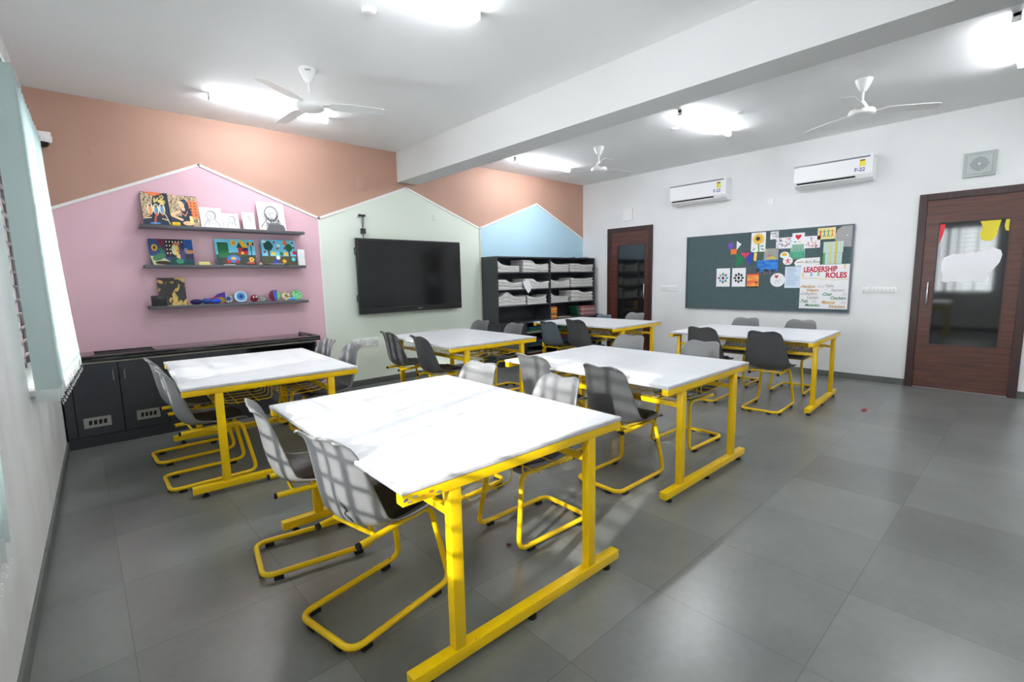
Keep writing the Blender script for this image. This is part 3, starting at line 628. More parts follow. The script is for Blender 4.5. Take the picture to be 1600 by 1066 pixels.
t = thing('sticky_note_block', 'pale yellow sticky note block right of the face painting', 'note block', (1.165, -.15, S2)); MB().bbox(0, .105, 0, .06, 0, .02, cm((222, 214, 130)), .001).build('lower_pad', t); MB().bbox(.004, .1, .004, .056, .0205, .034, cm((228, 220, 140)), .001).build('upper_pad', t)
def blobm(m, c, r, mat, n=12):
    prof = [(math.sin(PI * k / 8) * 1.0, -math.cos(PI * k / 8)) for k in range(9)]
    vs = []; fs = []; 
    for i, (a, hh) in enumerate(prof):
        for k in range(n): vs.append((c[0] + r[0] * a * math.cos(2 * PI * k / n), c[1] + r[1] * a * math.sin(2 * PI * k / n), c[2] + r[2] * hh))
    for i in range(8):
        for k in range(n): fs.append((i * n + k, i * n + (k + 1) % n, (i + 1) * n + (k + 1) % n, (i + 1) * n + k))
    m.add(vs, fs, mat, True)
def craft(name, label, cat, c, r, mat):
    m = MB(); blobm(m, (0, 0, r[2]), r, mat); o = m.build(name, loc=c); return tag(o, label, cat)
craft('clay_fish', 'small reddish clay lump in front of the house picture', 'craft', (1.66, -.165, S2), (.045, .02, .02), C(170, 92, 70))
craft('shell', 'tiny pale shell on the middle shelf between the two beaded pictures', 'shell', (1.765, -.165, S2), (.018, .015, .014), C(220, 190, 160))
o = MB().bbox(0, .11, 0, .03, 0, .008, C(210, 204, 196), .001).build('paper_slip', loc=(1.39, -.185, S2)); tag(o, 'small pale paper slip in front of the green tree picture', 'paper')
t = thing('stationery_tray', 'black pen tray with a white ruler on the middle shelf front', 'tray', (1.80, -.19, S2)); MB().bbox(0, .26, 0, .045, 0, .012, black_pl, .002).build('tray', t); MB().bbox(.05, .21, .008, .03, .0125, .017, paper, .001).build('ruler', t)
craft('blue_ball', 'small blue bead ball before the garden picture', 'ball', (1.93, -.13, S2), (.03, .016, .018), C(50, 60, 170))
# bottom shelf
gold = noisy('gold_black_marbling', (48, 44, 42), (212, 176, 92), 9, 3, .5, stretch=(1.4, 1, 1), lo=.5, hi=.56, dist=1.5)
canvas('canvas_painting', 'square black and gold marbled canvas on the bottom shelf', 'painting', .80, .235, .285, S3, .09, lambda f, w, h: None, gold, lean=.05)
t = thing('pen_holder', 'black box holder at the left end of the bottom shelf', 'box', (.725, -.18, S3)); MB().bbox(0, .125, 0, .06, 0, .1, black_pl, .003).build('body', t); MB().bbox(.004, .121, .004, .056, .1, .104, nm('dark_grey', (44, 44, 46), .5), .001).build('lid', t)
craft('clay_shoe', 'dark purple clay lump on the bottom shelf beside the marbled canvas', 'craft', (1.11, -.14, S3), (.06, .03, .027), C(36, 20, 90))
craft('clay_shoe', 'blue clay lump with white pattern on the bottom shelf', 'craft', (1.20, -.145, S3), (.045, .03, .03), C(24, 70, 140))
craft('clay_shoe', 'bright blue clay lump left of the orange and purple fan', 'craft', (1.285, -.145, S3), (.055, .03, .027), C(20, 70, 190))
m = MB(); m.flat([(0, 0), (.02, .055), (.06, .065), (.1, .1), (.17, .12), (.175, 0)], 0, C(76, 44, 140), .03); m.flat([(0, 0), (.01, .045), (.09, .07), (.13, .05), (.16, .02), (.16, 0)], -.001, C(200, 70, 36), .002); m.flat(circ(.125, .035, .04, .033), -.002, C(170, 140, 40), .002)
o = m.build('paper_craft', loc=(1.22, -.1, S3)); tag(o, 'purple and orange folded paper craft standing on the bottom shelf', 'craft')
def disc(x, r, layers, label, name='painted_disc', th=.012, lean=.25):
    m = MB(); z = r
    m.lathe([(0, -th / 2), (r * .96, -th / 2), (r, 0), (r * .96, th / 2), (0, th / 2)], (0, 0, r), layers[0][1], 24, 'y')
    for k, (rr, mt) in enumerate(layers[1:]): m.lathe([(0, -th / 2 - .001 * (k + 1)), (r * rr, -th / 2 - .001 * (k + 1)), (r * rr, -th / 2)], (0, 0, r), mt, 24, 'y')
    R = Matrix.Rotation(-lean, 3, 'X'); m.v = [tuple(R @ Vector(v)) for v in m.v]; zm = min(v[2] for v in m.v); m.v = [(v[0], v[1], v[2] - zm) for v in m.v]
    o = m.build(name, loc=(x, -.1, S3)); return tag(o, label, 'craft disc')
speck = noisy('black_speckled_cream', (216, 206, 160), (30, 28, 26), 55, 2, .6, lo=.52, hi=.56)
speck2 = noisy('grey_speckle', (170, 178, 176), (80, 84, 84), 60, 2, .6, lo=.45, hi=.6)
gsp = noisy('mint_speckle', (130, 206, 140), (60, 120, 80), 40, 2, .6, lo=.55, hi=.6)
disc(1.42, .046, [(1, speck2), (.5, C(32, 54, 110))], 'small grey disc with navy centre, leftmost disc on the bottom shelf')
disc(1.545, .066, [(1, C(200, 220, 236)), (.8, C(150, 190, 226)), (.62, C(60, 130, 190)), (.3, C(24, 54, 110))], 'large disc with blue rings on the bottom shelf')
t = thing('clay_ball_figure', 'red clay ball figure with two white eyes on the bottom shelf', 'craft', (1.675, -.11, S3)); m = MB(); blobm(m, (0, 0, .04), (.043, .035, .04), C(120, 20, 30)); m.build('ball', t)
for dx in (-.014, .016): m = MB(); blobm(m, (dx, -.033, .055), (.008, .005, .01), paper); m.build('eye', t)
disc(1.762, .03, [(1, speck2), (.5, C(120, 130, 130))], 'tiny grey speckled disc beside the red clay ball')
m = MB(); m.lathe([(0, -.006), (.062, -.006), (.064, 0), (.062, .006), (0, .006)], (0, 0, .064), C(110, 30, 70), 24, 'y')
m.flat([(p[0], p[1] + .064) for p in circ(0, 0, .06, .06, 14, -PI * .35, PI * .35)], -.0075, C(110, 210, 110)); m.flat([(p[0], p[1] + .064) for p in [(-.02, .055), (.02, .055), (.03, -.05), (.0, -.058)]], -.007, C(70, 100, 190)); o = m.build('painted_disc', loc=(1.9, -.09, S3)); tag(o, 'disc striped purple, blue and green on the bottom shelf', 'craft disc')
disc(2.03, .05, [(1, speck), (.2, C(40, 36, 30))], 'cream disc with black dots on the bottom shelf')
disc(2.155, .062, [(1, C(120, 200, 130)), (.8, gsp)], 'mint green speckled disc, rightmost on the bottom shelf')
craft('blue_eraser', 'light blue soap-like block before the green disc', 'block', (2.075, -.165, S3), (.045, .015, .018), C(80, 150, 210))
o = MB().bbox(0, .2, 0, .03, 0, .004, C(214, 196, 120), .001).build('wooden_ruler', loc=(.86, -.19, S3)); tag(o, 'flat pale yellow ruler lying at the front of the bottom shelf', 'ruler')

# ------------------------------------------------------------------ pinboard and what is pinned on it
by, bz = -2.191, .868; bw, bh = 2.279, 1.149
t = thing('pinboard', 'large slate green pinboard on the white right wall', 'pinboard', (W, by, bz), RB)
MB().box(.012, bw - .012, -.022, 0, .012, bh - .012, board_m).build('felt', t)
m = MB(); m.box(0, bw, -.03, 0, 0, .014, board_f); m.box(0, bw, -.03, 0, bh - .014, bh, board_f); m.box(0, .014, -.03, 0, .014, bh - .014, board_f); m.box(bw - .014, bw, -.03, 0, .014, bh - .014, board_f); m.build('frame', t)
def pinned(name, label, cat, y1, z0, y2, z1, fn, base, outline=None, layer=0, bow=0):
    w, h = y1 - y2, z1 - z0; yy = -.0245 - .0022 * layer; m = MB(); k = [0]
    m.flat(outline(w, h) if outline else rect(0, 0, w, h), yy, base, .0012)
    def f(p, mt): k[0] += 1; m.flat(p, yy - .0003 - .00003 * k[0], mt)
    if fn: fn(f, w, h)
    o = m.build(name, loc=(W, y1, z0), rotz=RB); return tag(o, label, cat)
red = C(206, 30, 44)
def a_sun(f, w, h):
    for k in range(18): a = k * PI / 9; f(circ(w * .5 + math.cos(a) * w * .3, h * .64 + math.sin(a) * w * .3, w * .14, w * .055, 8, rot=a), C(238, 196, 80))
    f(circ(w * .5, h * .64, w * .28), C(236, 190, 70)); f(circ(w * .46, h * .66, w * .15), C(72, 52, 44))
    for q in stroke([(w * .52, h * .38), (w * .55, 0.003)], w * .08): f(q, C(50, 130, 70))
    for p in ((.2, .14, .7), (.75, .28, .2), (.8, .12, -.5)): f(circ(w * p[0], h * p[1], w * .14, w * .04, 10, rot=p[2]), C(60, 140, 76))
def rr(w, h):
    r = w * .12; out = []
    for cx, cz, a in ((w - r, h - r, 0), (r, h - r, PI / 2), (r, r, PI), (w - r, r, 1.5 * PI)): out += [(cx + r * math.cos(a + k * PI / 8), cz + r * math.sin(a + k * PI / 8)) for k in range(5)]
    return out
pinned('drawing', 'sunflower drawing on white rounded paper at the top of the pinboard', 'drawing', -3.203, 1.725, -3.405, 2.013, a_sun, paper, rr, layer=2)
def a_rand(seed, cols, n, s=.05):
    def fn(f, w, h):
        r = random.Random(seed)
        for k in range(n):
            x, z = w * (.1 + .8 * r.random()), h * (.12 + .76 * r.random()); a = r.random() * 6
            for q in stroke([(x, z), (x + w * s * 2 * math.cos(a), z + w * s * 2 * math.sin(a)), (x + w * s * 3 * math.cos(a + .8), z + w * s * 3 * math.sin(a + .8))], w * s * .7): f([(min(max(px, .003), w - .003), min(max(pz, .003), h - .003)) for px, pz in q], cols[k % len(cols)])
    return fn
blk = C(26, 26, 28)
pinned('drawing', 'small black and white doodle above the pinboard papers, right of the sunflower', 'drawing', -3.463, 1.89, -3.572, 2.018, a_rand(3, [blk], 26), paper)
def a_goat(seed, c): return a_rand(seed, [red, c, C(60, 80, 140), C(200, 150, 60)], 22, .045)
pinned('drawing', 'white sheet with red scribbled animal, left of the heart drawing', 'drawing', -3.545, 1.752, -3.751, 1.905, a_goat(5, C(30, 30, 40)), paper, layer=1)
pinned('drawing', 'white sheet with red scribbled bird, right of the heart drawing', 'drawing', -3.903, 1.74, -4.095, 1.90, a_goat(9, C(220, 140, 150)), paper, layer=1)
def heart(cx, cz, s): return [(cx, cz - s), (cx + s * .9, cz + s * .05), (cx + s * .85, cz + s * .6), (cx + s * .4, cz + s * .8), (cx, cz + s * .45), (cx - s * .4, cz + s * .8), (cx - s * .85, cz + s * .6), (cx - s * .9, cz + s * .05)]
def a_heart(f, w, h): f(heart(w * .5, h * .65, w * .27), red); f(circ(w * .25, h * .22, w * .09, h * .08), C(70, 160, 210)); f(circ(w * .62, h * .2, w * .09, h * .07), C(230, 200, 80))
pinned('drawing', 'white card with a big red heart near the top of the pinboard', 'drawing', -3.751, 1.80, -3.905, 1.955, a_heart, paper, layer=2)
def a_figs(f, w, h):
    for k, c in enumerate(((206, 50, 50), (60, 150, 180), (60, 160, 80), (230, 110, 110))):
        x = w * (.16 + .22 * k); z = h * .5; m_ = C(*c)
        f(circ(x, z + h * .27, w * .032), m_)
        for q in stroke([(x, z + h * .2), (x + w * .01, z - h * .05), (x - w * .06, z - h * .3)], w * .045) + stroke([(x + w * .01, z - h * .05), (x + w * .07, z - h * .3)], w * .04) + stroke([(x - w * .08, z + h * .22), (x, z + h * .1), (x + w * .08, z + h * .2)], w * .03): f(q, m_)
pinned('drawing', 'pale yellow card with four coloured figures at the top right of the pinboard', 'drawing', -4.058, 1.845, -4.266, 1.995, a_figs, C(236, 222, 150), layer=1)
def grey_out(w, h): return [(w, 0.0), (w, h), (w * .45, h), (w * .15, h * .85), (0, h * .5), (w * .12, h * .22), (w * .45, h * .03)]
pinned('paper_sheet', 'big plain grey rounded paper in the top right corner of the pinboard', 'paper', -4.255, 1.73, -4.45, 2.0, lambda f, w, h: f(circ(w * .72, h * .55, .008), paper), C(168, 166, 164), grey_out)
def a_green(f, w, h):
    f(rect(w * .04, h * .04, w * .96, h * .52), C(84, 176, 140))
    for q in stroke([(w * .14, h * .1), (w * .12, h * .4)], .006) + stroke([(w * .88, h * .1), (w * .9, h * .4)], .006) + stroke([(w * .2, h * .06), (w * .8, h * .06)], .005): f(q, C(30, 70, 60))
    for x in (.3, .5, .7): f(circ(w * x, h * .64, .006, n=8), C(40, 50, 50))
pinned('drawing', 'square turquoise green painting under the heart drawing', 'drawing', -3.733, 1.602, -3.918, 1.80, a_green, C(140, 186, 160), layer=0)
def a_boat(f, w, h): f([(w * .1, h * .2), (w * .95, h * .15), (w * .6, h * .4)], C(220, 196, 80)); f([(w * .2, h * .4), (w * .6, h * .35), (w * .4, h * .55)], C(200, 110, 110)); f(circ(w * .14, h * .8, w * .08), C(210, 190, 110))
pinned('drawing', 'faded grey beach drawing between the sunflower and the blue city picture', 'drawing', -3.388, 1.585, -3.581, 1.765, a_boat, C(158, 160, 154), layer=1)
bluesky = noisy('brushed_blue_paint', (24, 84, 180), (60, 150, 230), 12, 4, .6, stretch=(1, 1, 5), lo=.35, hi=.65)
def a_city(f, w, h):
    r = random.Random(2)
    for k in range(12):
        x = w * k / 12; hh = h * (.18 + .3 * r.random()); f(rect(x + .001, .001, x + w / 12.5, hh), C(*(((34, 34, 40), (78, 70, 66), (50, 44, 46))[k % 3])))
        for j in range(3): f(rect(x + w * .02, h * .04 + j * h * .07, x + w * .05, h * .07 + j * h * .07), C(200, 190, 150)) if hh > h * (.12 + .07 * j) else None
pinned('drawing', 'blue painted night city skyline on the pinboard', 'drawing', -3.298, 1.385, -3.587, 1.60, a_city, bluesky, layer=2)
sunset = noisy('orange_sunset_paint', (232, 84, 60), (246, 178, 80), 3, 3, .6, stretch=(1, 1, 6), lo=.4, hi=.6)
def a_sunset(f, w, h): f(rect(0, 0, w, h * .08), C(40, 24, 20)); [f(q, C(60, 30, 20)) for q in stroke([(w * .78, h * .05), (w * .78, h * .25), (w * .9, h * .36)], .006)]; f(circ(w * .8, h * .36, w * .14, h * .05, 10), C(90, 50, 30)); f(rect(0, h * .9, w, h), C(220, 70, 60))
pinned('drawing', 'small orange sunset painting with dark tree', 'drawing', -3.165, 1.205, -3.333, 1.409, a_sunset, sunset, layer=3)
def a_mandala(cols):
    def fn(f, w, h):
        cx, cz = w * .5, h * .47
        for k in range(8):
            a = k * PI / 4; r = w * .3; f([(cx + r * math.cos(a) + w * .1 * math.cos(b_), cz + r * math.sin(a) + w * .1 * math.sin(b_)) for b_ in (a, a + PI / 2, a + PI, a - PI / 2)], cols[k % len(cols)])
        pts = [(cx + w * .24 * math.cos(k * PI / 4), cz + w * .24 * math.sin(k * PI / 4)) for k in range(9)]
        for q in stroke(pts, w * .05): f(q, cols[0])
        f([(cx + w * .12, cz), (cx, cz + w * .16), (cx - w * .12, cz), (cx, cz - w * .16)], cols[-1])
    return fn
pinned('drawing', 'geometric colour mosaic drawing, leftmost sheet on the pinboard', 'drawing', -2.697, 1.22, -2.906, 1.50, a_mandala([C(80, 160, 190), C(150, 50, 50), C(70, 150, 100), C(220, 190, 80), C(120, 40, 100)]), paper)
pinned('drawing', 'black and white interlaced diamond pattern, second sheet from the left', 'drawing', -2.939, 1.219, -3.14, 1.499, a_mandala([blk, blk, blk, blk]), paper)
def a_oval(w, h): return circ(w / 2, h / 2, w / 2, h / 2, 24)
def a_hc(f, w, h): f(heart(w * .42, h * .74, w * .14), red); [f(q, penl) for q in stroke([(w * .35, h * .2), (w * .4, h * .5), (w * .55, h * .35), (w * .7, h * .6)], .005)]
pinned('drawing', 'round white card with a small red heart under the city picture', 'drawing', -3.491, 1.215, -3.687, 1.412, a_hc, paper, a_oval, layer=3)
def a_words(f, w, h):
    r = random.Random(4)
    for k in range(12): z = h * (.93 - k * .072); x1 = w * (.55 + .38 * r.random()); [f(q, C(120, 160, 205) if k > 1 else C(110, 120, 140)) for q in stroke([(w * .1, z), (x1, z)], h * .018)]
pinned('notice', 'pale blue handwritten notice left of the big poster', 'notice', -3.682, 1.20, -3.891, 1.497, a_words, C(214, 228, 242), layer=2)
def a_out8(w, h): return circ(w * .36, h * .72, w * .36, h * .27, 14, -.35, PI * 1.15) + circ(w * .62, h * .3, w * .38, h * .3, 16, PI * .8, PI * 2.25)
def a_eight(f, w, h): f(circ(w * .34, h * .78, w * .22, h * .12, 10), C(236, 190, 60)); [f(q, red) for q in stroke([(w * .62, h * .46), (w * .62, h * .28), (w * .5, h * .12)], .012) + stroke([(w * .62, h * .28), (w * .76, h * .14)], .012) + stroke([(w * .45, h * .34), (w * .8, h * .38)], .01)]
pinned('drawing', 'white cloud-shaped card with yellow blob and red figure', 'drawing', -3.605, 1.521, -3.775, 1.71, a_eight, paper, a_out8, layer=3)
# timetable: two sheets
def a_grid(edge):
    def fn(f, w, h):
        for x, c in ((.35, (226, 222, 130)), (.62, (236, 200, 60))): f(rect(w * x, 0, w * (x + .09), h), C(*c))
        if edge: f(rect(0, 0, w * .12, h), C(90, 170, 90))
        for k in range(1, 8): [f(q, C(130, 150, 140)) for q in stroke([(0, h * k / 8), (w, h * k / 8)], .0022)]
        for k in range(1, 7): [f(q, C(150, 170, 160)) for q in stroke([(w * k / 7, 0), (w * k / 7, h)], .0018)]
    return fn
pinned('timetable_sheet', 'upper of the two pale green timetable grids on the pinboard', 'timetable', -4.137, 1.665, -4.363, 1.808, a_grid(False), C(206, 226, 214), layer=3)
pinned('timetable_sheet', 'lower of the two pale green timetable grids, green strip at its left', 'timetable', -4.137, 1.517, -4.355, 1.662, a_grid(True), C(200, 222, 216), layer=2)
# paper dog of tangram pieces
def tri(label, pts, c, layer=0):
    m = MB(); x0 = min(p[0] for p in pts); z0 = min(p[1] for p in pts); m.flat([(p[0] - x0, p[1] - z0) for p in pts], -.0245 - .0022 * layer, C(*c), .0012)
    o = m.build('tangram_piece', loc=(W, -2.191 - x0, bz + z0), rotz=RB); tag(o, label, 'paper shape', None)
def px2(l): return l
TG = [('purple paper triangle at the ear of the tangram dog', [(.665, .985), (.725, 1.03), (.745, .94), (.71, .905)], (120, 80, 200)),
      ('white paper triangle, right ear of the tangram dog', [(.80, 1.035), (.87, .985), (.80, .90)], (236, 236, 236)),
      ('orange paper square, head of the tangram dog', [(.715, .84), (.80, .84), (.805, .92), (.715, .915)], (236, 120, 40)),
      ('green paper triangle, front leg of the tangram dog', [(.81, .63), (.80, .865), (.925, .765)], (24, 126, 76)),
      ('crimson paper triangle, back of the tangram dog', [(.86, .855), (1.01, .85), (.935, .775)], (206, 50, 80)),
      ('blue paper triangle, hind leg of the tangram dog', [(1.05, .885), (.94, .765), (1.02, .66)], (36, 70, 180)),
      ('yellow paper strip, tail of the tangram dog under the sunflower', [(1.06, .86), (1.10, .84), (1.09, .72), (1.055, .74)], (240, 206, 90))]
for l, p, c in TG: tri(l, p, c, 0 if 'yellow' not in l else 1)
def label_out(w, h): return [(0.02, h * .1), (w, 0.2 * h), (w, h), (w * .3, h * .95), (.03, h * .8), (0, h * .45)]
o = pinned('name_strip', 'white strip reading Art Room with a small arrow, above the big poster', 'sign', -3.791, 1.49, -4.105, 1.612, lambda f, w, h: [f(q, C(200, 150, 110)) for q in stroke([(w * .12, h * .5), (w * .36, h * .55)], .012)], paper, label_out, layer=1)
text('Art-Room', .058, C(110, 90, 60), o, .13, .045, -.029, shear=.2)
pw, ph = .565, .585
def a_post(f, w, h):
    for q in stroke([(.02, h * .695), (w * .3, h * .70), (w * .5, h * .665), (w * .7, h * .65), (w * .98, h * .665)], .006): f(q, C(222, 196, 70))
    for x, z, c in ((.05, .77, (236, 190, 80)), (.23, .785, (60, 130, 200)), (.38, .79, (60, 160, 90)), (.9, .95, (240, 196, 60))):
        X, Z = w * x, h * z; m_ = C(*c); f(circ(X, Z + .022, .008, n=8), m_)
        for q in stroke([(X, Z + .015), (X, Z - .008), (X - .012, Z - .024)], .008) + stroke([(X, Z - .008), (X + .012, Z - .022)], .008) + stroke([(X - .014, Z + .01), (X + .014, Z + .006)], .006): f(q, m_)
    for x, z in ((.01, .495), (.48, .505), (.01, .33), (.48, .32), (.01, .155), (.48, .13)): f(circ(w * x + .008, h * z, .0055, n=8), blk)
p = pinned('poster', 'large white handmade poster titled LEADERSHIP ROLES on the pinboard', 'poster', -3.883, .918, -4.452, 1.512, a_post, paper, layer=4)
crim = C(196, 24, 60); ol = C(190, 140, 40); gy = C(186, 180, 176); gr = C(40, 130, 76)
YY = -.0352
text('LEADERSHIP', .098, crim, p, .035, .497, YY, bold=.0035, sx=.74, rot=.012); text('ROLES', .098, crim, p, .30, .418, YY, bold=.0035, sx=.86)
for s, x, z, c in (('Handout', .02, .285, ol), ('Helpers', .085, .235, ol), ('Table', .30, .292, gy), ('Rangers', .375, .235, gy), ('Collection', .02, .188, gy), ('Captain', .09, .137, gy), ('Chair', .285, .18, gr), ('Checkers', .37, .13, gr), ('Task', .02, .085, gr), ('Managers', .075, .03, gr), ('Material', .275, .072, C(214, 150, 30)), ('Directors', .36, .018, ol)):
    text(s, .056, c, p, x, z, YY, bold=.0012, sx=.82, shear=.15)
text('(2)', .045, gy, p, .215, .29, YY); text('(2)', .045, gy, p, .50, .185, YY); text('(2)', .045, gy, p, .16, .088, YY); text('(2)', .045, gy, p, .495, .078, YY)

# ------------------------------------------------------------------ bookcase under the blue gable
BX0, BX1, BY = 5.081, 7.52, -.40
bc = thing('bookcase', 'wide charcoal open bookcase filled with newspapers under the blue gable', 'bookcase', (0, 0, 0))
SZ = [1.511, 1.235, .975, .70]
m = MB(); m.box(BX0, BX0 + .02, BY, -.014, .7, 1.762, cab_m); m.build('side_panel', bc)
m = MB(); m.box(BX1 - .02, BX1, BY, -.014, .7, 1.762, cab_m); m.build('side_panel', bc)
MB().box(6.285, 6.305, BY, -.024, .7, 1.742, cab_m).build('divider', bc)
MB().box(BX0 + .02, BX1 - .02, BY, -.014, 1.742, 1.762, cab_m).build('top_panel', bc)
MB().box(BX0 + .02, BX1 - .02, -.024, -.014, .7, 1.742, cab_m).build('back_panel', bc)
for z in SZ[:3]:
    for a, c in ((BX0 + .02, 6.285), (6.305, BX1 - .02)): MB().box(a, c, BY + .004, -.024, z - .018, z, cab_m).build('shelf', bc)
lc = thing('low_cabinet', 'low open charcoal cabinet of coloured files below the newspaper bookcase', 'cabinet', (0, 0, 0))
LY = -.47
MB().box(BX0 - .03, W - .003, LY, -.014, .672, .6985, cab_m).build('top_panel', lc)
for x in (BX0, 5.63, 6.4, 7.1, W - .025): MB().box(x, x + .02, LY + .01, -.014, 0, .672, cab_m).build('upright', lc)
MB().box(BX0 + .02, 5.63, LY + .01, LY + .03, .0, .672, cab_m).build('door', lc)
for a, c in ((5.65, 6.4), (6.42, 7.1), (7.12, W - .025)):
    for z in (.06, .27, .48): MB().box(a, c, LY + .01, -.03, z, z + .016, cab_m).build('shelf', lc)
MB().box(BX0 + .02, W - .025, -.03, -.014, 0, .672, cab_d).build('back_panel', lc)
SHN = {0: 'top', 1: 'second', 2: 'third'}
POS = ['leftmost', 'second from left', 'third from left', 'rightmost']
#            x0    x1    n  t     A     kind
STK = [[(5.11, 5.58, 9, .0115, .085, 'L'), (5.66, 6.28, 10, .0125, .075, 'P'), (6.315, 6.80, 10, .0125, .08, 'L'), (6.84, 7.49, 9, .0145, .02, 'P')],
       [(5.11, 5.64, 9, .0115, .06, 'P'), (5.70, 6.28, 8, .0125, .07, 'P'), (6.315, 6.83, 9, .0115, .05, 'U'), (6.86, 7.49, 9, .016, .03, 'U')],
       [(5.11, 5.72, 10, .0145, .08, 'M'), (5.745, 6.22, 9, .0125, .05, 'U'), (6.315, 6.80, 9, .0115, .085, 'L'), (6.87, 7.49, 9, .0165, .055, 'P')]]
def shape(kind, u):
    if kind == 'L': return math.exp(-u / .16)
    if kind == 'P': return 1 / (1 + math.exp((u - .42) / .045)) + .35 * max(0, u - .75) / .25
    if kind == 'U': return (abs(u - .52) / .52) ** 2
    if kind == 'M': return math.exp(-((u - .3) / .17) ** 2)
for si, row in enumerate(STK):
    for ki, (x0, x1, n, th, A, kind) in enumerate(row):
        for i in range(n):
            jx0, jx1 = x0 + rnd.uniform(0, .012), x1 - rnd.uniform(0, .02); jy = rnd.uniform(0, .02); NS = 16; m = MB(); vs = []; fs = []
            for k in range(NS + 1):
                x = jx0 + (jx1 - jx0) * k / NS; u = (x - x0) / (x1 - x0); lo = i * th + (i / n) * A * shape(kind, u) + .0006; hi = (i + 1) * th + ((i + 1) / n) * A * shape(kind, u) - .0022
                for y in (BY + .012 + jy, -.07): vs += [(x, y, lo), (x, y, hi)]
            for k in range(NS):
                p_ = k * 4; q_ = p_ + 4
                fs += [(p_, p_ + 1, q_ + 1, q_), (p_ + 2, q_ + 2, q_ + 3, p_ + 3), (p_ + 1, p_ + 3, q_ + 3, q_ + 1), (p_, q_, q_ + 2, p_ + 2)]
            fs += [(0, 2, 3, 1), (NS * 4, NS * 4 + 1, NS * 4 + 3, NS * 4 + 2)]
            m.add(vs, fs, news if (i * 7 + ki) % 3 else news2); o = m.build('newspaper', loc=(0, 0, SZ[si]))
            tag(o, 'folded newspaper in the %s pile on the %s shelf of the bookcase' % (POS[ki], SHN[si]), 'newspaper', 'newspapers in the %s pile, %s shelf' % (POS[ki], SHN[si]))
m = MB(); pts = [(0, .0), (.1, .02), (.16, -.01), (.2, -.08), (.17, -.16), (.12, -.2), (.08, -.15), (.03, -.08)]
m.flat([(x, z) for x, z in pts], 0, paper, .004); o = m.build('crumpled_paper', loc=(5.63, BY - .005, 1.36)); tag(o, 'bright white paper flopping over the edge of the second bookcase shelf', 'paper')
ora = [C(224, 110, 40), C(214, 190, 60), C(200, 70, 40), C(120, 130, 60), C(230, 150, 50)]
for k in range(8):
    o = MB().bbox(0, .16 - .004 * (k % 3), 0, .22, 0, .0245, ora[k % 5], .002).build('notebook', loc=(6.31 + .002 * (k % 2), BY + .01, .699 + k * .0255)); tag(o, 'orange and yellow notebook in the small pile on the low cabinet', 'notebook', 'orange notebooks')
pk = [C(176, 120, 118), C(150, 92, 92), C(206, 190, 186), C(164, 108, 104)]
for k in range(10):
    o = MB().bbox(0, .36 - .01 * (k % 3), 0, .25, 0, .0165, pk[k % 4], .002).build('exercise_book', loc=(7.27 - .012 * (k % 2), BY + .02 - .006 * (k % 3), .70 + k * .0175)) if False else MB().bbox(0, .345 - .01 * (k % 3), 0, .25, 0, .0165, pk[k % 4], .002).build('exercise_book', loc=(7.13 + .008 * (k % 2), LY + .02 + .004 * (k % 3), .699 + k * .0175)); tag(o, 'dusty red exercise book in the pile at the right end of the low cabinet', 'exercise book', 'dusty red exercise books')
m = MB(); m.bbox(0, .03, 0, .2, 0, .19, C(24, 84, 60), .002); m.v = [tuple(Matrix.Rotation(-.35, 3, 'Y') @ Vector(v)) for v in m.v]; zm = min(v[2] for v in m.v); m.v = [(a, b_, c - zm) for a, b_, c in m.v]; o = m.build('green_file', loc=(7.06, BY + .01, .699)); tag(o, 'dark green file leaning on the red exercise books', 'file')
o = MB().bbox(0, .26, 0, .2, 0, .014, C(180, 150, 140), .002).build('loose_papers', loc=(6.52, BY - .04, .699)); tag(o, 'thin pile of loose papers on the low cabinet beside the orange notebooks', 'paper')
fc = [(30, 60, 150), (16, 96, 66), (90, 20, 40), (20, 80, 50), (130, 40, 50), (24, 70, 100), (160, 160, 150)]
cells = {(0, .06): 'left bay, bottom shelf', (0, .27): 'left bay, middle shelf', (0, .48): 'left bay, top shelf', (1, .06): 'middle bay, bottom shelf', (1, .27): 'middle bay, middle shelf', (1, .48): 'middle bay, top shelf'}
fn_ = {(30, 60, 150): 'blue', (16, 96, 66): 'green', (90, 20, 40): 'maroon', (20, 80, 50): 'dark green', (130, 40, 50): 'red', (24, 70, 100): 'teal', (160, 160, 150): 'grey'}
q = 0
for (bay, z), nmz in cells.items():
    x0 = 5.67 + .77 * bay
    for k in range(4):
        c = fc[(q + 2 * k) % 7]; o = MB().bbox(0, .44 - .05 * (k % 2), 0, .3, 0, .022, C(*c), .003).build('folder', loc=(x0 + .05 * (k % 3), LY + .04 + .01 * k, z + .0165 + k * .0228))
        tag(o, '%s folder, number %d from the bottom, low cabinet %s' % (fn_[c], k + 1, nmz) if False else '%s folder lying in the low cabinet, %s, %s' % (fn_[c], nmz, ('lowest', 'second up', 'third up', 'topmost')[k]), 'folder')
    q += 3
o = MB().bbox(0, .05, 0, .03, 0, .012, black_pl, .003).build('stapler', loc=(6.95, -.36, 1.7625)); tag(o, 'small black object on top of the bookcase', 'stapler')
m = MB(); blobm(m, (0, 0, .012), (.14, .05, .012), C(190, 180, 174)); o = m.build('folded_cloth', loc=(7.34, -.3, 1.7625)); tag(o, 'flat folded grey cloth on the top right of the bookcase', 'cloth')

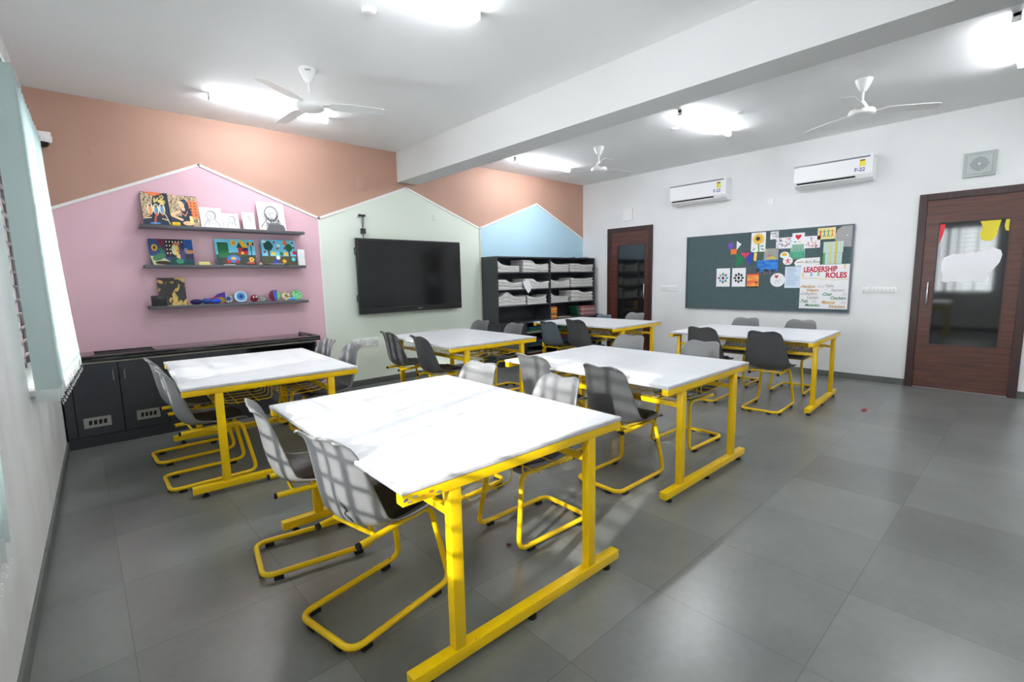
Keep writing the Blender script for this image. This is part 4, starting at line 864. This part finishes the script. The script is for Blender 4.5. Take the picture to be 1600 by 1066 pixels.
# ------------------------------------------------------------------ tables
TW, TL_ = 1.158, 1.479
def make_table():
    t = thing('work_table', '', 'table')
    hx, hy = TW / 2, TL_ / 2
    m = MB(); m.bbox(-hx, hx, -hy, hy, .731, .75, tt_edge, .004); me = m
    m.flat([(0, 0)] * 0 or [(0, 0), (0, 0), (0, 0)], 0, tt_edge) if False else None
    # white laminate face set just inside the edge band
    r = .03; pts = []
    for cx, cy, a in ((hx - .012 - r, hy - .012 - r, 0), (-hx + .012 + r, hy - .012 - r, PI / 2), (-hx + .012 + r, -hy + .012 + r, PI), (hx - .012 - r, -hy + .012 + r, 1.5 * PI)):
        pts += [(cx + r * math.cos(a + k * PI / 10), cy + r * math.sin(a + k * PI / 10), .7505) for k in range(6)]
    m.add(pts, [tuple(range(len(pts)))], tt_white)
    m.build('tabletop', t)
    for s in (-1, 1):
        MB().bbox(-hx + .004, hx - .004, s * hy - (.045 if s > 0 else -.003), s * hy + (-.003 if s > 0 else .045), .692, .7305, yellow, .002).build('end_beam', t)
        y0 = s * (hy - .026)
        for sx in (-1, 1): MB().bbox(sx * .37 - .024, sx * .37 + .024, y0 - .02, y0 + .02, .08, .692, yellow, .0025).build('leg', t)
        f = MB().bbox(-.57, .57, y0 - .024, y0 + .024, .034, .08, yellow, .003).build('foot_bar', t)
        for gx in (-.5, 0, .5):
            MB().lathe([(0, 0), (.019, 0), (.021, .004), (.019, .014), (.007, .018), (.007, .034), (0, .034)], (gx, y0, 0), rubber, 12).build('levelling_foot', f)
    for sx in (-1, 1):
        MB().bbox(sx * .37 - .011, sx * .37 + .011, -hy + .047, hy - .047, .578, .608, yellow, .002).build('side_rail', t)
        w = MB()
        n = 13
        for k in range(n):
            y = -hy + .1 + (TL_ - .2) * k / (n - 1); c = sx * .03
            pth = [(sx * .365, y, .612)] + [(c + sx * .05, y, .566 + .046 * 0 + .0)] + [(c + sx * .02, y, .572), (c, y, .6), (c, y, .722)]
            pth = [(sx * .36, y, .615), (sx * .3, y, .59), (c + sx * .03, y, .585), (c + sx * .008, y, .592), (c, y, .61), (c, y, .728)]
            w.tube(pth, .0032, wire_y, 6)
        for xx, zz in ((sx * .12, .58), (sx * .25, .581), (sx * .0342, .66)): w.tube([(xx, -hy + .09, zz), (xx, hy - .09, zz)], .0032, wire_y, 6)
        w.build('wire_basket', t)
    MB().bbox(-.02, .02, -hy + .05, hy - .05, .708, .7305, yellow, .002).build('centre_rail', t)
    return t
TB = [(1.456, -4.118, -.0144, 'front work table nearest the camera, sun patches on its white top, yellow frame'),
      (3.299, -3.974, -.0047, 'white-topped yellow work table in the middle of the room, right of the front one'),
      (1.217, -1.810, -.0517, 'scuffed white work table at the left, before the charcoal cabinet'),
      (3.453, -1.568, -.0342, 'white work table with yellow frame in front of the big screen'),
      (5.867, -1.720, .0149, 'white work table in front of the bookcase and far door'),
      (5.916, -3.950, .0481, 'white work table at far right, beside the pinboard wall')]
t0 = make_table(); TABLES = []
for i, (x, y, a, l) in enumerate(TB):
    t = t0 if i == 0 else copy_tree(t0)
    t.location = (x, y, 0); t.rotation_euler = (0, 0, a); tag(t, l, 'table', 'yellow-framed work tables'); TABLES.append(t)
# paint smudges on the front table's corner
m = MB(); 
for k, (x_, z_, c_) in enumerate([(-.562, .712, (110, 96, 150)), (-.548, .702, (150, 160, 150)), (-.53, .716, (190, 180, 160)), (-.50, .708, (236, 160, 60)), (-.47, .714, (206, 120, 70)), (-.44, .705, (120, 150, 160))]):
    m.flat([(x_ + rnd.uniform(.5, 1.2) * .012 * math.cos(a_ * PI / 4), z_ + rnd.uniform(.4, 1.2) * .006 * math.sin(a_ * PI / 4)) for a_ in range(8)], -.7368 - .0003 * k, C(*c_))
m.build('paint_smudges', TABLES[0])

# ------------------------------------------------------------------ chairs
def chair_shell(scale_top=1.0):
    prof = [(.245, .428), (.235, .441), (.2, .447), (.12, .438), (.03, .428), (-.05, .424), (-.105, .432), (-.145, .455), (-.17, .5), (-.186, .56), (-.198, .63), (-.208, .7), (-.218, .76), (-.228, .798), (-.24, .822), (-.252, .83)]
    hw = [.17, .19, .203, .213, .219, .219, .217, .214, .208, .2, .19, .178, .168, .161, .152, .138]
    er = [.0, .004, .012, .022, .035, .05, .064, .074, .078, .074, .064, .052, .04, .028, .012, .0]
    NU = 16; vs = []; n = len(prof)
    for i, ((x, z), w, e) in enumerate(zip(prof, hw, er)):
        a = Vector(prof[min(i + 1, n - 1)]) - Vector(prof[max(i - 1, 0)]); nx, nz = a.y, -a.x; l = math.hypot(nx, nz); nx /= l; nz /= l
        if i < 6: nx, nz = 0, 1
        elif i < 9: nx, nz = (nx * 1.0, nz); 
        for k in range(NU + 1):
            u = -1 + 2 * k / NU; au = abs(u); d = e * au ** 2.6; top = max(0, (i - 11) / 4)
            zz = z + abs(nz) * d + top * (.013 * (1 - (1 - au * 1.25) ** 2 if au < .8 else .016 / .016 * (1 - ((au - .8) / .2) ** 2 * 1.5)) ) - .004 * top
            xx = x + abs(nx) * d if i >= 6 else x
            fl = (1 - .06 * max(0, (i - 12) / 3) * (au ** 6))
            vs.append((xx, u * w * fl, zz))
    fs = [(i * (NU + 1) + k, i * (NU + 1) + k + 1, (i + 1) * (NU + 1) + k + 1, (i + 1) * (NU + 1) + k) for i in range(n - 1) for k in range(NU)]
    return vs, fs, NU, n
def smooth_path(pts, r=.045, k=6):
    pts = [Vector(p) for p in pts]; out = [pts[0]]
    for i in range(1, len(pts) - 1):
        a, b_, c = pts[i - 1], pts[i], pts[i + 1]; d1 = (a - b_); d2 = (c - b_); rr_ = min(r, d1.length * .48, d2.length * .48)
        p, q_ = b_ + d1.normalized() * rr_, b_ + d2.normalized() * rr_
        for j in range(k + 1): s = j / k; out.append(p * (1 - s) ** 2 + b_ * 2 * s * (1 - s) + q_ * s ** 2)
    out.append(pts[-1]); return out
def make_chair(plastic):
    t = thing('shell_chair', '', 'chair')
    vs, fs, NU, n = chair_shell(); m = MB(); m.add(vs, fs, plastic, True)
    o = m.build('seat_shell', t); sm = o.modifiers.new('sub', 'SUBSURF'); sm.levels = 1; sm.render_levels = 1
    so = o.modifiers.new('solid', 'SOLIDIFY'); so.thickness = .008; so.offset = 0
    # seat pad following the pan
    pv = []; pf = []; k0, k1, i0, i1 = 2, NU - 2, 1, 7
    for lay in (0, 1):
        for i in range(i0, i1 + 1):
            for k in range(k0, k1 + 1):
                x, y, z = vs[i * (NU + 1) + k]; edge = (i in (i0, i1)) or (k in (k0, k1)); pv.append((x + (.008 if i > 5 else 0), y, z + .0055 + (0.0 if lay == 0 else (.004 if edge else .016))))
    nk = k1 - k0 + 1; ni = i1 - i0 + 1; off = nk * ni
    for i in range(ni - 1):
        for k in range(nk - 1):
            a = i * nk + k; pf.append((a, a + 1, a + nk + 1, a + nk)); pf.append((off + a, off + a + nk, off + a + nk + 1, off + a + 1))
    for i in range(ni - 1):
        for k in (0, nk - 1): a = i * nk + k; pf.append((a, a + nk, off + a + nk, off + a))
    for k in range(nk - 1):
        for i in (0, ni - 1): a = i * nk + k; pf.append((a, a + 1, off + a + 1, off + a))
    m = MB(); m.add(pv, pf, pad_m, True); m.build('seat_pad', t)
    w1, w2, r = .135, .175, .0135
    path = [(-.17, -w1, .398), (.2, -w1, .412), (.262, -w2, .075), (.25, -w2, .0305), (.2, -w2, .0305), (-.262, -w2, .0305), (-.262, w2, .0305), (.2, w2, .0305), (.25, w2, .0305), (.262, w2, .075), (.2, w1, .412), (-.17, w1, .398)]
    path = [(-.17, -w1, .398), (.205, -w1, .41), (.272, -w2, .0305), (-.262, -w2, .0305), (-.262, w2, .0305), (.272, w2, .0305), (.205, w1, .41), (-.17, w1, .398)]
    sp = smooth_path([path[0], path[1], path[2]], .05)[:-1]; 
    full = smooth_path(path, .06, 7)
    MB().tube(full, r, yellow, 10, caps=True).build('sled_frame', t)
    for x in (-.1, .13): MB().tube([(x, -w1, .41), (x, w1, .41)], .009, yellow, 8).build('cross_bar', t)
    for s in (-1, 1):
        MB().tube([(-.182, s * w1, .3976), (-.169, s * w1, .398)], .0142, rubber, 10).build('end_cap', t)
        for x in (.185, -.195): MB().bbox(x - .022, x + .022, s * w2 - .011, s * w2 + .011, 0, .018, rubber, .002).build('glide', t)
        MB().bbox(-.272, -.250, s * .09 - .02, s * .09 + .02, .004, .019, rubber, .002).build('bumper', t)
    return t
protos = {}
def chair(x, y, deg, mat, label, group='shell chairs around the work tables'):
    key = mat.name
    if key not in protos: c = protos[key] = make_chair(mat)
    else: c = copy_tree(protos[key])
    c.location = (x, y, 0); c.rotation_euler = (0, 0, math.radians(deg)); tag(c, label, 'chair', group); return c
GP, DP, MP = grey_p, dark_p, mid_p
CH = [(1.02, -4.30, 12, GP, 'grey shell chair closest to the camera, barred sunlight on its back, at the front table'),
      (.975, -3.66, -9, GP, 'grey shell chair with scratched back, left of the front table, behind the closest chair'),
      (1.99, -4.30, 178, GP, 'light grey shell chair on the right of the front table, nearer its front corner'),
      (1.975, -3.60, 184, GP, 'light grey shell chair at the far right corner of the front table'),
      (2.885, -4.26, 0, DP, 'dark grey shell chair pulled up to the middle table, nearest its front left leg'),
      (2.90, -3.58, 0, MP, 'grey shell chair with striped sun on its back, left of the middle table'),
      (3.92, -4.21, 178, GP, 'light grey shell chair on the right of the middle table, front one'),
      (3.90, -3.50, 180, GP, 'light grey shell chair on the right of the middle table, far one'),
      (.775, -2.13, 0, GP, 'grey shell chair at the left table, nearer one on its left'),
      (.775, -1.45, 2, GP, 'grey shell chair at the left table, farther one beside the charcoal cabinet'),
      (1.80, -1.90, 178, MP, 'grey shell chair on the right of the left table, nearer one'),
      (1.80, -1.31, 182, MP, 'grey shell chair on the right of the left table, farther one of the pair'),
      (2.995, -1.82, -3, DP, 'dark shell chair left of the table under the screen, nearer one'),
      (2.985, -1.16, 0, DP, 'dark shell chair left of the table under the screen, farther one'),
      (4.10, -1.62, 178, MP, 'mid grey shell chair right of the table under the screen, nearer one'),
      (4.11, -.93, 182, MP, 'mid grey shell chair right of the table under the screen, farther one'),
      (5.42, -1.86, 2, DP, 'dark shell chair left of the table by the bookcase'),
      (6.44, -1.88, 178, GP, 'grey shell chair right of the bookcase table, before the far door'),
      (5.46, -4.30, 3, DP, 'dark shell chair left of the pinboard table, nearer one'),
      (5.48, -3.64, 2, DP, 'dark shell chair left of the pinboard table, farther one'),
      (6.46, -4.22, 182, MP, 'grey shell chair on the wall side of the pinboard table, nearer one'),
      (6.44, -3.58, 182, MP, 'grey shell chair on the wall side of the pinboard table, farther one')]
FIRST = None
for a in CH:
    c = chair(*a)
    FIRST = FIRST or c
c = chair(5.46, -1.29, 5, slate_p, 'slate blue plain chair left of the bookcase table, farther one', None); c.scale = (.93, .93, .93)
c = chair(6.50, -1.25, 182, slate_p, 'slate blue plain chair behind the bookcase table, only its top edge showing', None); c.scale = (.93, .93, .93)
# dark squiggle on the closest chair's back
def prof_x(z):
    P_ = [(.445, -.13), (.455, -.145), (.5, -.17), (.56, -.186), (.63, -.198)]
    for (a, b_), (c, d) in zip(P_[:-1], P_[1:]):
        if a <= z <= c: return b_ + (d - b_) * (z - a) / (c - a)
pth = [(z, y) for z, y in ((.585, -.045), (.56, -.052), (.54, -.072), (.528, -.078), (.518, -.062), (.505, -.058), (.49, -.075), (.47, -.082))]
MB().tube([(prof_x(z) - .0005, y, z) for z, y in pth], [.0018, .002, .0035, .0045, .003, .004, .005, .002], nm('dark_mark', (50, 50, 56), .6), 6).build('scuff_mark', FIRST)
# ------------------------------------------------------------------ vertical blinds
def blind(s0, s1, slats, label):
    t = thing('vertical_blind', label, 'blind', (0, 0, 0), TH)
    MB().bbox(.06, .1, s0, s1, 2.5, 2.54, nm('aqua_headrail', (190, 206, 204), .4), .003).build('headrail', t)
    for (s, ang, zb, dx) in slats:
        w = .05; ca, sa = math.cos(ang), math.sin(ang); m = MB(); vs = []
        nz = 10
        for k in range(nz + 1):
            z = zb + (2.5 - zb) * k / nz; sway = dx * (1 - k / nz) ** 1.6
            for j in range(5):
                u = -1 + j / 2; bowv = .006 * (1 - u * u)
                vs.append((.08 + sway + ca * w * u - sa * bowv, s + sa * w * u + ca * bowv, z))
        m.add(vs, [(k * 5 + j, k * 5 + j + 1, (k + 1) * 5 + j + 1, (k + 1) * 5 + j) for k in range(nz) for j in range(4)], slat_m, True)
        m.keep = True
        o = m.build('slat', t)
        x, y = .08 + dx, s
        R = Matrix.Rotation(ang, 3, 'Z'); wt = MB().bbox(-w, w, -.004, .004, -.03, .035, nm('slat_weight', (214, 220, 220), .5), .001); wt.v = [tuple(R @ Vector(v) + Vector((x, y, zb))) for v in wt.v]; wt.build('bottom_weight', o)
    ch = MB()
    for i in range(len(slats) - 1):
        a, b_ = slats[i], slats[i + 1]
        for k in range(9):
            q_ = k / 8; p_ = (.08 + (a[3] * (1 - q_) + b_[3] * q_) + .05, a[0] * (1 - q_) + b_[0] * q_, a[2] * (1 - q_) + b_[2] * q_ - .03 - .03 * math.sin(PI * q_)); ch.lathe([(0, -.003), (.003, 0), (0, .003)], p_, plast, 6)
    ch.build('bead_chain', t)
far = [(-2.68 + .10 * k, -.38 + .07 * math.sin(k * 1.7), .845 - .004 * (k % 3), .005 + .0035 * k) for k in range(16)]
blind(-2.74, -.95, far, 'pale aqua vertical blind at the far window beside the pink wall')
near = [(-4.35 - .085 * k, .06 + .04 * math.sin(k), .765 - .02 * (k % 2), -.03) for k in range(7)]
blind(-5.5, -3.7, near, 'pale aqua vertical blind at the near window, at the left edge of the picture')

# ------------------------------------------------------------------ small things on the floor
m = MB(); m.add([(0, 0, .001), (.09, .02, .001), (.15, .005, .001), (.13, -.03, .001), (.05, -.02, .001), (0, -.04, .001)], [(0, 1, 2, 3, 4, 5)], C(160, 60, 60)); m.v = [(x, y, z) for x, y, z in m.v]; m.flat([(0, 0), (.01, 0), (.01, .001)], 0, C(160, 60, 60)) if False else None
o = m.build('red_tape', loc=(5.95, -5.02, 0)); tag(o, 'scrap of red tape on the floor beyond the pinboard table foot', 'tape')
m = MB(); m.add([(0, 0, .001), (.02, .01, .012), (.035, 0, .003), (.02, -.015, .01)], [(0, 3, 1), (1, 3, 2), (0, 1, 2, 3)], C(110, 60, 40)); o = m.build('dry_leaf', loc=(1.72, -4.36, 0)); tag(o, 'tiny brown dry leaf on the floor under the front table', 'leaf')
